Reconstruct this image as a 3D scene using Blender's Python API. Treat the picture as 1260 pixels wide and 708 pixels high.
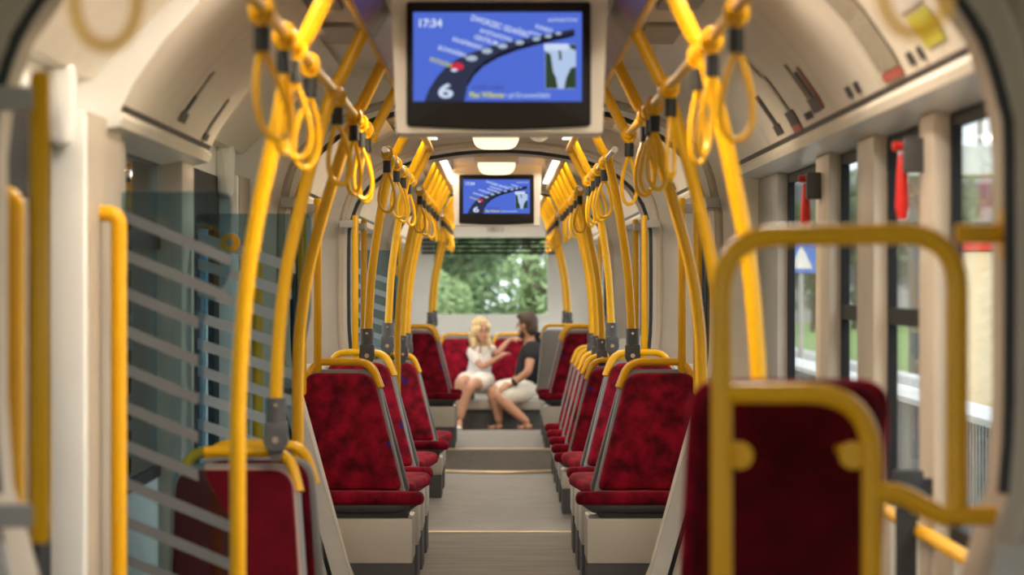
import bpy, bmesh, math, random
from mathutils import Vector, Matrix

# ---------------------------------------------------------------- scene, camera, light
C = bpy.context.scene.collection
for o in list(bpy.data.objects):
    bpy.data.objects.remove(o)
random.seed(7)
CAMZ = 1.32
F = 4000.0            # focal length in pixels of the 1260 px wide frame
CX, CY = 615.0, 347.0  # vanishing point of the carriage axis

cam_d = bpy.data.cameras.new('camera')
cam = bpy.data.objects.new('camera', cam_d)
C.objects.link(cam)
cam.location = (0, 0, CAMZ)
cam.rotation_euler = (math.pi / 2, 0, 0)
cam_d.sensor_width = 36.0
cam_d.lens = F / 1260 * 36
cam_d.shift_x = 15 / 1260
cam_d.shift_y = -7 / 1260
cam_d.clip_end = 500
cam_d.dof.use_dof = True
cam_d.dof.focus_distance = 14.6
cam_d.dof.aperture_fstop = 4.1
bpy.context.scene.camera = cam

vs = bpy.context.scene.view_settings
vs.view_transform = 'Standard'
vs.look = 'None'
vs.exposure = 0.45
vs.gamma = 1.0
vs.use_curve_mapping = False

world = bpy.data.worlds.new('sky')
bpy.context.scene.world = world
world.use_nodes = True
bg = world.node_tree.nodes['Background']
bg.inputs[0].default_value = (0.86, 0.93, 1.0, 1)
bg.inputs[1].default_value = 2.0

sun_d = bpy.data.lights.new('sun', 'SUN')
sun_d.energy = 1.8
sun_d.angle = math.radians(25)
sun_d.color = (1.0, 0.95, 0.86)
sun = bpy.data.objects.new('sun', sun_d)
C.objects.link(sun)
sun.rotation_euler = (math.radians(42), math.radians(28), 0)

LAMP_WARM = (1.0, 0.79, 0.54)
LAMP_POWER = 19.0
TUBE_POWER = 3.6

def zr(z):
    return CAMZ + z

# ---------------------------------------------------------------- materials
def mat(name, col, rough=0.5, metal=0.0, var=0.06, scale=6.0, bump=0.0, spec=0.5, emit=None, estr=1.0, sheen=0.0, col2=None):
    m = bpy.data.materials.new(name)
    m.use_nodes = True
    nt = m.node_tree
    b = nt.nodes['Principled BSDF']
    b.inputs['Roughness'].default_value = rough
    b.inputs['Metallic'].default_value = metal
    b.inputs['Specular IOR Level'].default_value = spec
    if sheen:
        b.inputs['Sheen Weight'].default_value = sheen
        b.inputs['Sheen Tint'].default_value = (col[0], col[1], col[2], 1)
    tc = nt.nodes.new('ShaderNodeTexCoord')
    nz = nt.nodes.new('ShaderNodeTexNoise')
    nz.inputs['Scale'].default_value = scale
    nz.inputs['Detail'].default_value = 4
    nt.links.new(tc.outputs['Object'], nz.inputs['Vector'])
    rp = nt.nodes.new('ShaderNodeValToRGB')
    a = col2 if col2 else tuple(c * (1 - var) for c in col)
    d = col if col2 else tuple(min(1, c * (1 + var)) for c in col)
    rp.color_ramp.elements[0].color = (*a, 1)
    rp.color_ramp.elements[1].color = (*d, 1)
    rp.color_ramp.elements[0].position = 0.35
    rp.color_ramp.elements[1].position = 0.65
    nt.links.new(nz.outputs['Fac'], rp.inputs['Fac'])
    nt.links.new(rp.outputs['Color'], b.inputs['Base Color'])
    if bump:
        bp = nt.nodes.new('ShaderNodeBump')
        bp.inputs['Strength'].default_value = bump
        bp.inputs['Distance'].default_value = 0.01
        nt.links.new(nz.outputs['Fac'], bp.inputs['Height'])
        nt.links.new(bp.outputs['Normal'], b.inputs['Normal'])
    if emit:
        b.inputs['Emission Color'].default_value = (*emit, 1)
        b.inputs['Emission Strength'].default_value = estr
    return m

def emis(name, col, strength=1.0):
    m = bpy.data.materials.new(name)
    m.use_nodes = True
    nt = m.node_tree
    nt.nodes.remove(nt.nodes['Principled BSDF'])
    e = nt.nodes.new('ShaderNodeEmission')
    e.inputs[0].default_value = (*col, 1)
    e.inputs[1].default_value = strength
    nt.links.new(e.outputs[0], nt.nodes['Material Output'].inputs[0])
    return m

def glass(name, tint=(1, 1, 1), refl=0.12):
    m = bpy.data.materials.new(name)
    m.use_nodes = True
    nt = m.node_tree
    nt.nodes.remove(nt.nodes['Principled BSDF'])
    t = nt.nodes.new('ShaderNodeBsdfTransparent')
    t.inputs[0].default_value = (*tint, 1)
    g = nt.nodes.new('ShaderNodeBsdfGlossy')
    g.inputs['Roughness'].default_value = 0.02
    fr = nt.nodes.new('ShaderNodeFresnel')
    fr.inputs[0].default_value = 1.45
    mul = nt.nodes.new('ShaderNodeMath')
    mul.operation = 'MULTIPLY'
    mul.inputs[1].default_value = refl * 8
    mul.use_clamp = True
    mx = nt.nodes.new('ShaderNodeMixShader')
    nt.links.new(fr.outputs[0], mul.inputs[0])
    nt.links.new(mul.outputs[0], mx.inputs[0])
    nt.links.new(t.outputs[0], mx.inputs[1])
    nt.links.new(g.outputs[0], mx.inputs[2])
    nt.links.new(mx.outputs[0], nt.nodes['Material Output'].inputs[0])
    return m

def fabric():
    m = mat('red_moquette', (0.28, 0.003, 0.020), rough=0.85, scale=14, bump=0.25, spec=0.15, sheen=0.35, col2=(0.075, 0.001, 0.005))
    nt = m.node_tree
    b = nt.nodes['Principled BSDF']
    old = b.inputs['Base Color'].links[0].from_socket
    tc = nt.nodes.new('ShaderNodeTexCoord')
    vo = nt.nodes.new('ShaderNodeTexVoronoi')
    vo.inputs['Scale'].default_value = 5.5
    nt.links.new(tc.outputs['Object'], vo.inputs['Vector'])
    lt = nt.nodes.new('ShaderNodeMath')
    lt.operation = 'LESS_THAN'
    lt.inputs[1].default_value = 0.13
    nt.links.new(vo.outputs['Distance'], lt.inputs[0])
    sep = nt.nodes.new('ShaderNodeSeparateColor')
    nt.links.new(vo.outputs['Color'], sep.inputs[0])
    gt = nt.nodes.new('ShaderNodeMath')
    gt.operation = 'GREATER_THAN'
    gt.inputs[1].default_value = 0.25
    nt.links.new(sep.outputs[0], gt.inputs[0])
    mu = nt.nodes.new('ShaderNodeMath')
    mu.operation = 'MULTIPLY'
    nt.links.new(lt.outputs[0], mu.inputs[0])
    nt.links.new(gt.outputs[0], mu.inputs[1])
    mx = nt.nodes.new('ShaderNodeMix')
    mx.data_type = 'RGBA'
    nt.links.new(mu.outputs[0], mx.inputs['Factor'])
    nt.links.new(old, mx.inputs['A'])
    mx.inputs['B'].default_value = (0.035, 0.01, 0.11, 1)
    nt.links.new(mx.outputs['Result'], b.inputs['Base Color'])
    return m

def floor_mat():
    m = mat('floor_vinyl', (0.145, 0.123, 0.100), rough=0.6, scale=3.0, spec=0.12, col2=(0.095, 0.080, 0.063))
    nt = m.node_tree
    nz = [n for n in nt.nodes if n.type == 'TEX_NOISE'][0]
    mp = nt.nodes.new('ShaderNodeMapping')
    mp.inputs['Scale'].default_value = (0.7, 3.0, 1)
    tc = [n for n in nt.nodes if n.type == 'TEX_COORD'][0]
    nt.links.new(tc.outputs['Object'], mp.inputs[0])
    nt.links.new(mp.outputs[0], nz.inputs['Vector'])
    return m

M = {}
M['yellow'] = mat('yellow_paint', (0.76, 0.385, 0.001), rough=0.3, var=0.04, spec=0.35)
M['chrome'] = mat('brushed_steel', (0.72, 0.68, 0.6), rough=0.25, metal=1.0)
M['black'] = mat('black_rubber', (0.012, 0.012, 0.013), rough=0.55)
M['clamp'] = mat('dark_grey_cast', (0.075, 0.073, 0.075), rough=0.5)
M['shell'] = mat('grey_seat_shell', (0.20, 0.19, 0.185), rough=0.45)
M['fabric'] = fabric()
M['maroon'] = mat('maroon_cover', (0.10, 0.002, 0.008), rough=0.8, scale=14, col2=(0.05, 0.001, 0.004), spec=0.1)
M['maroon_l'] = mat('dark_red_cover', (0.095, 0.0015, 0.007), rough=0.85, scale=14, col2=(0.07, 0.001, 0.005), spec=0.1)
M['shell_l'] = mat('light_grey_shell', (0.40, 0.38, 0.355), rough=0.45)
M['piping'] = mat('pale_piping', (0.36, 0.22, 0.19), rough=0.6)
M['cream'] = mat('cream_laminate', (0.52, 0.475, 0.41), rough=0.4, var=0.03)
M['white'] = mat('white_laminate', (0.84, 0.83, 0.80), rough=0.35, var=0.02)
M['tan'] = mat('beige_panel', (0.86, 0.775, 0.65), rough=0.4, var=0.03)
M['soffit'] = mat('white_soffit', (0.80, 0.80, 0.79), rough=0.22, var=0.02)
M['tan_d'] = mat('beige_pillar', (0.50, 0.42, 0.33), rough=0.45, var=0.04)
M['grey'] = mat('grey_trim', (0.36, 0.33, 0.30), rough=0.45)
M['rim'] = mat('pale_grey_trim', (0.50, 0.46, 0.41), rough=0.4)
M['skirt'] = mat('charcoal_skirt', (0.075, 0.073, 0.078), rough=0.6)
M['floor'] = floor_mat()
M['floor_mid'] = mat('grey_vinyl', (0.17, 0.161, 0.155), rough=0.5, scale=5, spec=0.18, col2=(0.135, 0.128, 0.123))
M['floor_ring'] = mat('ribbed_plate', (0.14, 0.122, 0.10), rough=0.6, spec=0.15, scale=40, col2=(0.07, 0.06, 0.05))
M['brass'] = mat('brass_strip', (0.66, 0.52, 0.32), rough=0.35, metal=0.3)
M['ceil'] = mat('ceiling_panel', (0.80, 0.72, 0.61), rough=0.45, var=0.03)
M['ceil_d'] = mat('ceiling_grey', (0.40, 0.36, 0.31), rough=0.5)
M['frame'] = mat('window_frame_black', (0.012, 0.012, 0.014), rough=0.6, spec=0.2)
M['glass'] = glass('clear_glass', (0.95, 0.97, 0.96), 0.05)
M['glass_t'] = glass('tinted_glass', (0.42, 0.50, 0.52), 0.12)
M['screen_glass'] = glass('screen_partition_glass', (0.54, 0.69, 0.77), 0.10)
M['frost'] = mat('frosted_stripe', (0.105, 0.115, 0.125), rough=0.6)
M['frost_l'] = mat('pale_frosted_stripe', (0.36, 0.44, 0.50), rough=0.6)
M['red'] = mat('hammer_red', (0.70, 0.02, 0.015), rough=0.4)
M['bezel'] = mat('bezel_black', (0.010, 0.008, 0.007), rough=0.5, spec=0.2)
M['posterp'] = mat('purple_poster', (0.20, 0.02, 0.13), rough=0.35, scale=12, col2=(0.025, 0.012, 0.03))
M['poster'] = mat('dark_poster', (0.12, 0.10, 0.12), rough=0.35, scale=20)
M['lamp'] = emis('lamp_glow', (1.0, 0.80, 0.50), 1.25)
M['tube'] = emis('tube_glow', (1.0, 0.96, 0.88), 1.7)
M['ink'] = mat('dark_print', (0.05, 0.04, 0.04), rough=0.5)
M['ink_g'] = mat('grey_print', (0.33, 0.29, 0.22), rough=0.5, scale=60, col2=(0.45, 0.40, 0.31))
M['ink_r'] = mat('red_print', (0.45, 0.09, 0.07), rough=0.5)
M['sticker_y'] = mat('yellow_sticker', (0.62, 0.58, 0.06), rough=0.4)
M['sticker_w'] = mat('white_sticker', (0.75, 0.70, 0.64), rough=0.4)

# ---------------------------------------------------------------- helpers
def link(name, me, m, parent=None, smooth=True):
    o = bpy.data.objects.new(name, me)
    C.objects.link(o)
    if isinstance(m, (list, tuple)):
        for k in m:
            me.materials.append(k)
    elif m:
        me.materials.append(m)
    if parent:
        o.parent = parent
    if smooth:
        for p in me.polygons:
            p.use_smooth = True
    return o

def tag(o, label, cat, group=None, kind=None):
    o['label'] = label
    o['category'] = cat
    if group:
        o['group'] = group
    if kind:
        o['kind'] = kind
    return o

def thing(name, label, cat, loc=(0, 0, 0), group=None):
    o = bpy.data.objects.new(name, None)
    C.objects.link(o)
    o.location = loc
    o.empty_display_size = 0.1
    return tag(o, label, cat, group)

class MB:
    """collects shapes in world coordinates; build() links them as one mesh"""
    def __init__(self):
        self.bm = bmesh.new()

    def box(self, x0, x1, y0, y1, z0, z1, bev=0.0, mi=0):
        r = bmesh.ops.create_cube(self.bm, size=1)
        vv = r['verts']
        bmesh.ops.scale(self.bm, vec=(abs(x1 - x0), abs(y1 - y0), abs(z1 - z0)), verts=vv)
        bmesh.ops.translate(self.bm, vec=((x0 + x1) / 2, (y0 + y1) / 2, (z0 + z1) / 2), verts=vv)
        fs = {f for v in vv for f in v.link_faces}
        for f in fs:
            f.material_index = mi
        if bev:
            es = {e for v in vv for e in v.link_edges}
            bmesh.ops.bevel(self.bm, geom=list(es), offset=bev, segments=2, affect='EDGES', profile=0.6)
        return self

    def tube(self, pts, r, n=12, closed=False, caps=True, mi=0):
        pts = [Vector(p) for p in pts]
        N = len(pts)
        rings = []
        up = None
        for i, p in enumerate(pts):
            if closed:
                t = (pts[(i + 1) % N] - pts[i - 1])
            else:
                t = pts[min(i + 1, N - 1)] - pts[max(i - 1, 0)]
            t.normalize()
            if up is None:
                up = Vector((0, 0, 1)) if abs(t.z) < 0.9 else Vector((1, 0, 0))
            a = t.cross(up)
            a.normalize()
            b = a.cross(t)
            up = b
            rr = r[i] if isinstance(r, (list, tuple)) else r
            rings.append([self.bm.verts.new(p + (a * math.cos(2 * math.pi * k / n) + b * math.sin(2 * math.pi * k / n)) * rr) for k in range(n)])
        for i in range(N if closed else N - 1):
            A, B = rings[i], rings[(i + 1) % N]
            for k in range(n):
                f = self.bm.faces.new((A[k], A[(k + 1) % n], B[(k + 1) % n], B[k]))
                f.material_index = mi
        if caps and not closed:
            for ring in (rings[0], rings[-1]):
                f = self.bm.faces.new(ring)
                f.material_index = mi
        return self

    def strip(self, prof, y0, y1, thick=None, mi=0):
        """extrude a polyline of (x, z) along y"""
        a = [self.bm.verts.new((x, y0, z)) for x, z in prof]
        b = [self.bm.verts.new((x, y1, z)) for x, z in prof]
        for i in range(len(prof) - 1):
            f = self.bm.faces.new((a[i], a[i + 1], b[i + 1], b[i]))
            f.material_index = mi
        return self

    def prism(self, poly, y0, y1, mi=0):
        """closed (x, z) polygon extruded along y"""
        a = [self.bm.verts.new((x, y0, z)) for x, z in poly]
        b = [self.bm.verts.new((x, y1, z)) for x, z in poly]
        n = len(poly)
        fs = [self.bm.faces.new(a), self.bm.faces.new(list(reversed(b)))]
        for i in range(n):
            fs.append(self.bm.faces.new((a[i], a[(i + 1) % n], b[(i + 1) % n], b[i])))
        for f in fs:
            f.material_index = mi
        return self

    def pad(self, outline, fn, thick, bev, crown=0.0, mi=0):
        """soft slab: outline in 2-D, fn(u, v, w) -> world, w runs 0..thick"""
        n = len(outline)
        cx = sum(p[0] for p in outline) / n
        cy = sum(p[1] for p in outline) / n
        def inset(d):
            out = []
            for i in range(n):
                p0, p1, p2 = outline[i - 1], outline[i], outline[(i + 1) % n]
                e1 = Vector((p1[0] - p0[0], p1[1] - p0[1]))
                e2 = Vector((p2[0] - p1[0], p2[1] - p1[1]))
                if e1.length > 0: e1.normalize()
                if e2.length > 0: e2.normalize()
                t = e1 + e2
                if t.length < 1e-6:
                    t = e1
                t.normalize()
                nn = Vector((-t.y, t.x))
                if nn.x * (cx - p1[0]) + nn.y * (cy - p1[1]) < 0:
                    nn = -nn
                out.append((p1[0] + nn.x * d, p1[1] + nn.y * d))
            return out
        lay = [(bev * 0.8, 0.0), (bev * 0.2, bev * 0.35), (0, bev), (0, thick - bev), (bev * 0.2, thick - bev * 0.45), (bev * 0.55, thick - bev * 0.12), (bev * 1.1, thick)]
        rings = []
        for d, w in lay:
            rings.append([self.bm.verts.new(fn(u, v, w)) for u, v in inset(d)])
        for A, B in zip(rings, rings[1:]):
            for k in range(n):
                f = self.bm.faces.new((A[k], A[(k + 1) % n], B[(k + 1) % n], B[k]))
                f.material_index = mi
        f = self.bm.faces.new(list(reversed(rings[0])))
        f.material_index = mi
        c = self.bm.verts.new(fn(cx, cy, thick + crown))
        top = rings[-1]
        for k in range(n):
            f = self.bm.faces.new((top[k], top[(k + 1) % n], c))
            f.material_index = mi
        return self

    def ball(self, c, r, seg=12, sc=(1, 1, 1), mi=0):
        rr = bmesh.ops.create_uvsphere(self.bm, u_segments=seg, v_segments=max(6, seg // 2 + 2), radius=r)
        bmesh.ops.scale(self.bm, vec=sc, verts=rr['verts'])
        bmesh.ops.translate(self.bm, vec=c, verts=rr['verts'])
        for f in {f for v in rr['verts'] for f in v.link_faces}:
            f.material_index = mi
        return self

    def cyl(self, p0, p1, r, n=14, mi=0):
        return self.tube([p0, p1], r, n=n, mi=mi)

    def quad(self, pts, mi=0):
        f = self.bm.faces.new([self.bm.verts.new(p) for p in pts])
        f.material_index = mi
        return self

    def build(self, name, m, parent=None, smooth=False, sharp=True):
        bmesh.ops.recalc_face_normals(self.bm, faces=self.bm.faces)
        if parent is not None:
            off = Vector(parent.location)
            q = parent.parent
            while q is not None:
                off += Vector(q.location)
                q = q.parent
            bmesh.ops.translate(self.bm, vec=-off, verts=self.bm.verts)
        me = bpy.data.meshes.new(name)
        self.bm.to_mesh(me)
        self.bm.free()
        o = link(name, me, m, parent, smooth)
        if smooth and sharp:
            try:
                me.set_sharp_from_angle(angle=math.radians(40))
            except Exception:
                pass
        return o

def rounded(poly, rad, seg=5):
    """round the corners of a 2-D polygon; rad one number or one per corner"""
    out = []
    n = len(poly)
    for i in range(n):
        p0, p1, p2 = Vector(poly[i - 1]), Vector(poly[i]), Vector(poly[(i + 1) % n])
        r = rad[i] if isinstance(rad, (list, tuple)) else rad
        a = (p0 - p1)
        b = (p2 - p1)
        d = min(r, a.length * 0.48, b.length * 0.48)
        A = p1 + a.normalized() * d
        B = p1 + b.normalized() * d
        for k in range(seg + 1):
            t = k / seg
            q = A * (1 - t) ** 2 + p1 * 2 * t * (1 - t) + B * t * t
            out.append((q.x, q.y))
    return out

def curve3(pts, r=0.05, seg=6):
    """polyline with rounded corners in 3-D"""
    pts = [Vector(p) for p in pts]
    out = [pts[0]]
    for i in range(1, len(pts) - 1):
        a = pts[i - 1] - pts[i]
        b = pts[i + 1] - pts[i]
        d = min(r, a.length * 0.48, b.length * 0.48)
        A = pts[i] + a.normalized() * d
        B = pts[i] + b.normalized() * d
        for k in range(seg + 1):
            t = k / seg
            out.append(A * (1 - t) ** 2 + pts[i] * 2 * t * (1 - t) + B * t * t)
    out.append(pts[-1])
    return out

def spline(pts, seg=6):
    """Catmull-Rom through the points"""
    P = [Vector(p) for p in pts]
    P = [P[0] * 2 - P[1]] + P + [P[-1] * 2 - P[-2]]
    out = []
    for i in range(1, len(P) - 2):
        for k in range(seg):
            t = k / seg
            a, b, c, d = P[i - 1], P[i], P[i + 1], P[i + 2]
            out.append(0.5 * ((2 * b) + (c - a) * t + (2 * a - 5 * b + 4 * c - d) * t * t + (3 * b - a - 3 * c + d) * t ** 3))
    out.append(P[-2])
    return out

def text_mesh(body, size, bold=0.0):
    cu = bpy.data.curves.new('lettering', 'FONT')
    cu.body = body
    cu.size = size
    cu.offset = bold
    cu.align_x = 'LEFT'
    o = bpy.data.objects.new('lettering', cu)
    C.objects.link(o)
    dg = bpy.context.evaluated_depsgraph_get()
    me = bpy.data.meshes.new_from_object(o.evaluated_get(dg))
    bpy.data.objects.remove(o)
    bpy.data.curves.remove(cu)
    return me

ORD = ['first', 'second', 'third', 'fourth', 'fifth', 'sixth', 'seventh', 'eighth', 'ninth', 'tenth']
SIDE = {-1: 'left', 1: 'right'}

# ---------------------------------------------------------------- the carriage shell
Y0, Y1 = -9.0, 34.7          # length of the interior
XW = 1.055                   # inner face of the side walls
def struct(o, label, cat):
    return tag(o, label, cat, kind='structure')

# floor: low entrance floor, ramp up, level floor, step down at the rear
fl = MB()
prof = [(Y0, -0.14), (11.4, -0.14), (12.4, 0.0), (28.9, 0.0), (28.92, -0.155), (Y1 + 0.1, -0.155)]
for (a, za), (b, zb) in zip(prof, prof[1:]):
    fl.quad([(-1.2, a, za), (1.2, a, za), (1.2, b, zb), (-1.2, b, zb)])
struct(fl.build('floor', M['floor']), 'grey-brown vinyl aisle floor of the tram', 'floor')
t = MB()
t.box(-1.05, 1.05, 17.12, 22.5, 0.0, 0.004)
struct(t.build('floor_plate', M['floor_mid']), 'lighter grey floor section between the two gangways', 'floor')
t = MB()
t.box(-1.05, 1.05, 25.55, 28.88, 0.0, 0.004)
struct(t.build('floor_plate', M['floor_mid']), 'pale grey floor section in front of the rear bench', 'floor')
t = MB()
N = 48
ring = [(0.98 * math.cos(2 * math.pi * k / N), 23.95 + 1.5 * math.sin(2 * math.pi * k / N)) for k in range(N)]
a = [t.bm.verts.new((x, y, 0.006)) for x, y in ring]
t.bm.faces.new(a)
for k in range(60):
    yy = 22.6 + k * 0.046
    hw = 0.98 * math.sqrt(max(0, 1 - ((yy - 23.95) / 1.5) ** 2))
    if hw > 0.05 and yy < 25.3:
        t.box(-hw, hw, yy, yy + 0.02, 0.006, 0.010)
struct(t.build('floor_turntable', M['floor_ring']), 'ribbed round turntable plate in the gangway floor', 'floor')
t = MB()
t.box(-0.98, 0.98, 17.08, 17.14, 0.0, 0.006)
t.box(-0.75, 0.75, 22.38, 22.47, 0.0, 0.008)
t.box(-0.98, 0.98, 25.48, 25.58, 0.0, 0.010)
arc = [(1.0 * math.cos(an), 23.9 + 1.62 * math.sin(an), 0.012) for an in [math.radians(x) for x in range(200, 341, 5)]]
t.tube(arc, 0.016, n=6)
struct(t.build('trim_1', M['brass']), 'brass coloured edge strips across the floor', 'trim')

# ceiling
half = [(1.16, 0.44), (1.02, 0.66), (0.84, 0.78), (0.60, 0.83), (0.43, 0.83), (0.41, 0.775), (0.2, 0.785)]
prof = [(-x, zr(z)) for x, z in half] + [(0, zr(0.79))] + [(x, zr(z)) for x, z in reversed(half)]
c = MB()
c.strip(prof, Y0, Y1)
struct(c.build('ceiling', M['ceil'], smooth=True), 'curved beige tram ceiling', 'ceiling')
# recessed grey ceiling panels
c = MB()
for sx in (-1, 1):
    for y in (6.2, 7.6, 9.0, 10.4, 13.6, 15.0, 16.4):
        c.box(sx * 0.47, sx * 0.60, y, y + 0.75, zr(0.815), zr(0.827))
struct(c.build('trim_2', M['ceil_d']), 'grey ventilation panels let into the ceiling edge', 'trim')

# side walls with openings
SILL_R = zr(-0.60)
WTOP = zr(0.392)
RW = [(-7.0, -0.5, -0.50), (0.3, 4.6, -0.5), (5.80, 7.57, -0.60), (7.84, 8.80, -0.60), (9.20, 10.0, -0.60), (10.4, 11.85, -0.60), (14.0, 17.0, -0.40), (19.0, 24.3, -0.40), (26.9, 33.9, -0.46)]
LW = [(-7.0, -0.5, -0.50), (0.3, 4.6, -0.5), (6.25, 7.60, -1.36), (8.32, 10.22, -0.60), (10.42, 12.15, -1.36), (14.0, 17.0, -0.40), (19.0, 24.3, -0.40), (26.9, 33.9, -0.46)]
def wall(side, wins, name, label):
    w = MB()
    edges = [Y0] + [v for a in wins for v in a[:2]] + [Y1]
    xi, xo = side * XW, side * (XW + 0.016)
    for i in range(0, len(edges), 2):
        w.box(xi, xo, edges[i], edges[i + 1], -0.3, zr(0.60))
    for a, b, s in wins:
        w.box(xi, xo, a, b, -0.3, zr(s))
        w.box(xi, xo, a, b, WTOP, zr(0.60))
    struct(w.build(name, M['white']), label, 'wall')
wall(1, RW, 'wall_right', 'right side wall of the tram, white below the windows')
wall(-1, LW, 'wall_left', 'left side wall of the tram with two doorways')

# pillars standing proud of the walls (right d-ranges, left d-ranges)
def pillar(side, d0, d1, xin, name, label, m, z1=0.40):
    p = MB()
    p.box(side * xin, side * (XW + 0.01), d0, d1, -0.16, zr(z1), bev=0.012)
    po = p.build(name, m, smooth=True)
    struct(po, label, 'pillar')
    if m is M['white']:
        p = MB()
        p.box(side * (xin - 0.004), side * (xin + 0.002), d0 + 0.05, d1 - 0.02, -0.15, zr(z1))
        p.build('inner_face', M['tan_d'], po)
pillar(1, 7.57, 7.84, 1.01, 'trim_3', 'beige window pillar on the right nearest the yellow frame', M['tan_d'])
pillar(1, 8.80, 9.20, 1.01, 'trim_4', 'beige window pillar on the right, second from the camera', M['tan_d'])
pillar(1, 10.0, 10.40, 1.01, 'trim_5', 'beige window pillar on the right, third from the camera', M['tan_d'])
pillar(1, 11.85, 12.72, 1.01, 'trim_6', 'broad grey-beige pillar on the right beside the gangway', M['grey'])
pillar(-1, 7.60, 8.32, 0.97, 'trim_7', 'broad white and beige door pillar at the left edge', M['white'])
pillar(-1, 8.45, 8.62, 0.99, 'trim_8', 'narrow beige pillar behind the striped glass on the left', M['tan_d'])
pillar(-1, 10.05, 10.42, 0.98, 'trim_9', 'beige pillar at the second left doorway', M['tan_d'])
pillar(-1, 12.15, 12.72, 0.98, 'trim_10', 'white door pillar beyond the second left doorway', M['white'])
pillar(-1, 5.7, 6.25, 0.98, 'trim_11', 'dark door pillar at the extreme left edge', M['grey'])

# valances over the windows
VPR = VP = [(1.10, 0.384), (0.935, 0.415), (0.925, 0.437), (0.935, 0.452), (0.90, 0.52), (0.83, 0.62), (0.74, 0.72), (0.66, 0.785), (0.56, 0.83)]
LDROP = {-1: 0.032, 1: 0.0}
def valance(side, d0, d1, name, label):
    VP = [(x, z - LDROP[side]) for x, z in VPR]
    v = MB()
    v.prism([(side * x, zr(z)) for x, z in VP] + [(side * 0.9, zr(0.86)), (side * 1.12, zr(0.6))], d0, d1)
    for f in v.bm.faces:
        c_ = f.calc_center_median()
        f.normal_update()
        if c_.z < zr(0.42 - LDROP[side]) and abs(c_.x) > 0.935 and abs(f.normal.y) < 0.5:
            f.material_index = 1
    o = v.build(name, [M['tan'], M['soffit']], smooth=True)
    struct(o, label, 'valance')
    g = MB()                                    # dark gap under the panel
    g.strip([(side * 0.934, zr(0.4535 - LDROP[side])), (side * 0.926, zr(0.468 - LDROP[side]))], d0 + 0.01, d1 - 0.01)
    g.build('gap', M['ink'], o)
    s = MB()                                    # vertical panel joints
    y = d0 + 1.1
    while y < d1 - 0.3:
        for (xa, za), (xb, zb) in zip(VP[3:7], VP[4:8]):
            s.quad([(side * (xa - 0.003), y, zr(za - 0.002)), (side * (xa - 0.003), y + 0.006, zr(za - 0.002)), (side * (xb - 0.003), y + 0.006, zr(zb - 0.002)), (side * (xb - 0.003), y, zr(zb - 0.002))])
        y += 1.1
    if len(s.bm.faces):
        s.build('joint', M['grey'], o)
    else:
        s.bm.free()
    return o
valance(1, 5.62, 12.72, 'trim_12', 'long slanted beige panel above the right windows')
valance(-1, 8.0, 10.45, 'trim_13', 'slanted beige panel above the left window')
valance(-1, 2.0, 5.9, 'trim_14', 'beige panel corner at the top left edge')
for k, (a, b) in enumerate(((13.0, 17.7), (18.4, 25.1), (25.8, 34.6))):
    valance(-1, a, b, 'trim_%d' % (15 + 2 * k), 'beige panel above the left windows, %s carriage section' % ('second', 'third', 'rear')[k])
    valance(1, a, b, 'trim_%d' % (16 + 2 * k), 'beige panel above the right windows, %s carriage section' % ('second', 'third', 'rear')[k])
# white door-gear boxes over the left doorways
for k, (a, b) in enumerate(((5.95, 7.98), (10.47, 12.7))):
    v = MB()
    v.prism([(-1.10, zr(0.50)), (-1.0, zr(0.50)), (-0.90, zr(0.60)), (-0.78, zr(0.72)), (-0.6, zr(0.81)), (-0.9, zr(0.86)), (-1.12, zr(0.6))], a, b)
    struct(v.build('trim_%d' % (21 + k), M['tan'], smooth=True), 'recessed beige panel above the %s left doorway' % ('near', 'far')[k], 'valance')
    # end face of the panel next to it, white
    e = MB()
    d = (8.0, 12.72)[k]
    e.prism([(-x, zr(z - 0.032)) for x, z in VP] + [(-0.9, zr(0.86)), (-1.12, zr(0.6))], d - 0.02, d - 0.004)
    struct(e.build('trim_%d' % (23 + k), M['white']), 'white end plate of the beige panel past the %s left doorway' % ('near', 'far')[k], 'valance')

# windows and doors
def window(n, side, d0, d1, sill, label, bars=(), door=False, pane='glass'):
    x = side * (XW + 0.008)
    z0, z1 = zr(sill), WTOP
    o = MB()
    fw = 0.2 if door else 0.032
    xa, xb = side * (XW - 0.006), side * (XW + 0.018)
    o.box(xa, xb, d0, d0 + fw, z0, z1)
    o.box(xa, xb, d1 - fw, d1, z0, z1)
    o.box(xa, xb, d0 + fw, d1 - fw, z1 - fw, z1)
    o.box(xa, xb, d0 + fw, d1 - fw, z0, z0 + fw)
    for b in bars:
        o.box(xa, xb, d0 + fw, d1 - fw, zr(b), zr(b) + 0.045)
    if door:
        m_ = (d0 + d1) / 2
        o.box(xa, xb, m_ - 0.06, m_ + 0.06, z0 + fw, z1 - fw)
        o.box(xa, xb, d0 + fw, d1 - fw, z0 + fw, z0 + 0.35)
    nm = ('door_%d' if door else 'window_%d') % n
    fr = o.build(nm, M['frame'])
    struct(fr, label, 'door' if door else 'window')
    p = MB()
    p.box(x - 0.003, x + 0.003, d0 + 0.02, d1 - 0.02, z0 + 0.02, z1 - 0.02)
    p.build('pane', M[pane], fr)
    return fr
window(1, 1, 5.80, 7.57, -0.60, 'right window nearest the camera, behind the yellow frame')
window(2, 1, 7.84, 8.80, -0.60, 'narrow right window with a low black bar beside the red hammer', bars=(-0.115,))
window(3, 1, 9.20, 10.0, -0.60, 'narrow right window with a black bar between two beige pillars', bars=(-0.115,))
window(4, 1, 10.4, 11.85, -0.60, 'right window next to the broad pillar by the gangway')
window(5, 1, 14.0, 17.0, -0.40, 'right window beside the red seats of the middle section')
window(6, 1, 19.0, 24.3, -0.40, 'right window between the second and third gangway')
window(7, 1, 26.9, 33.9, -0.46, 'right window beside the rear seats')
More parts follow.
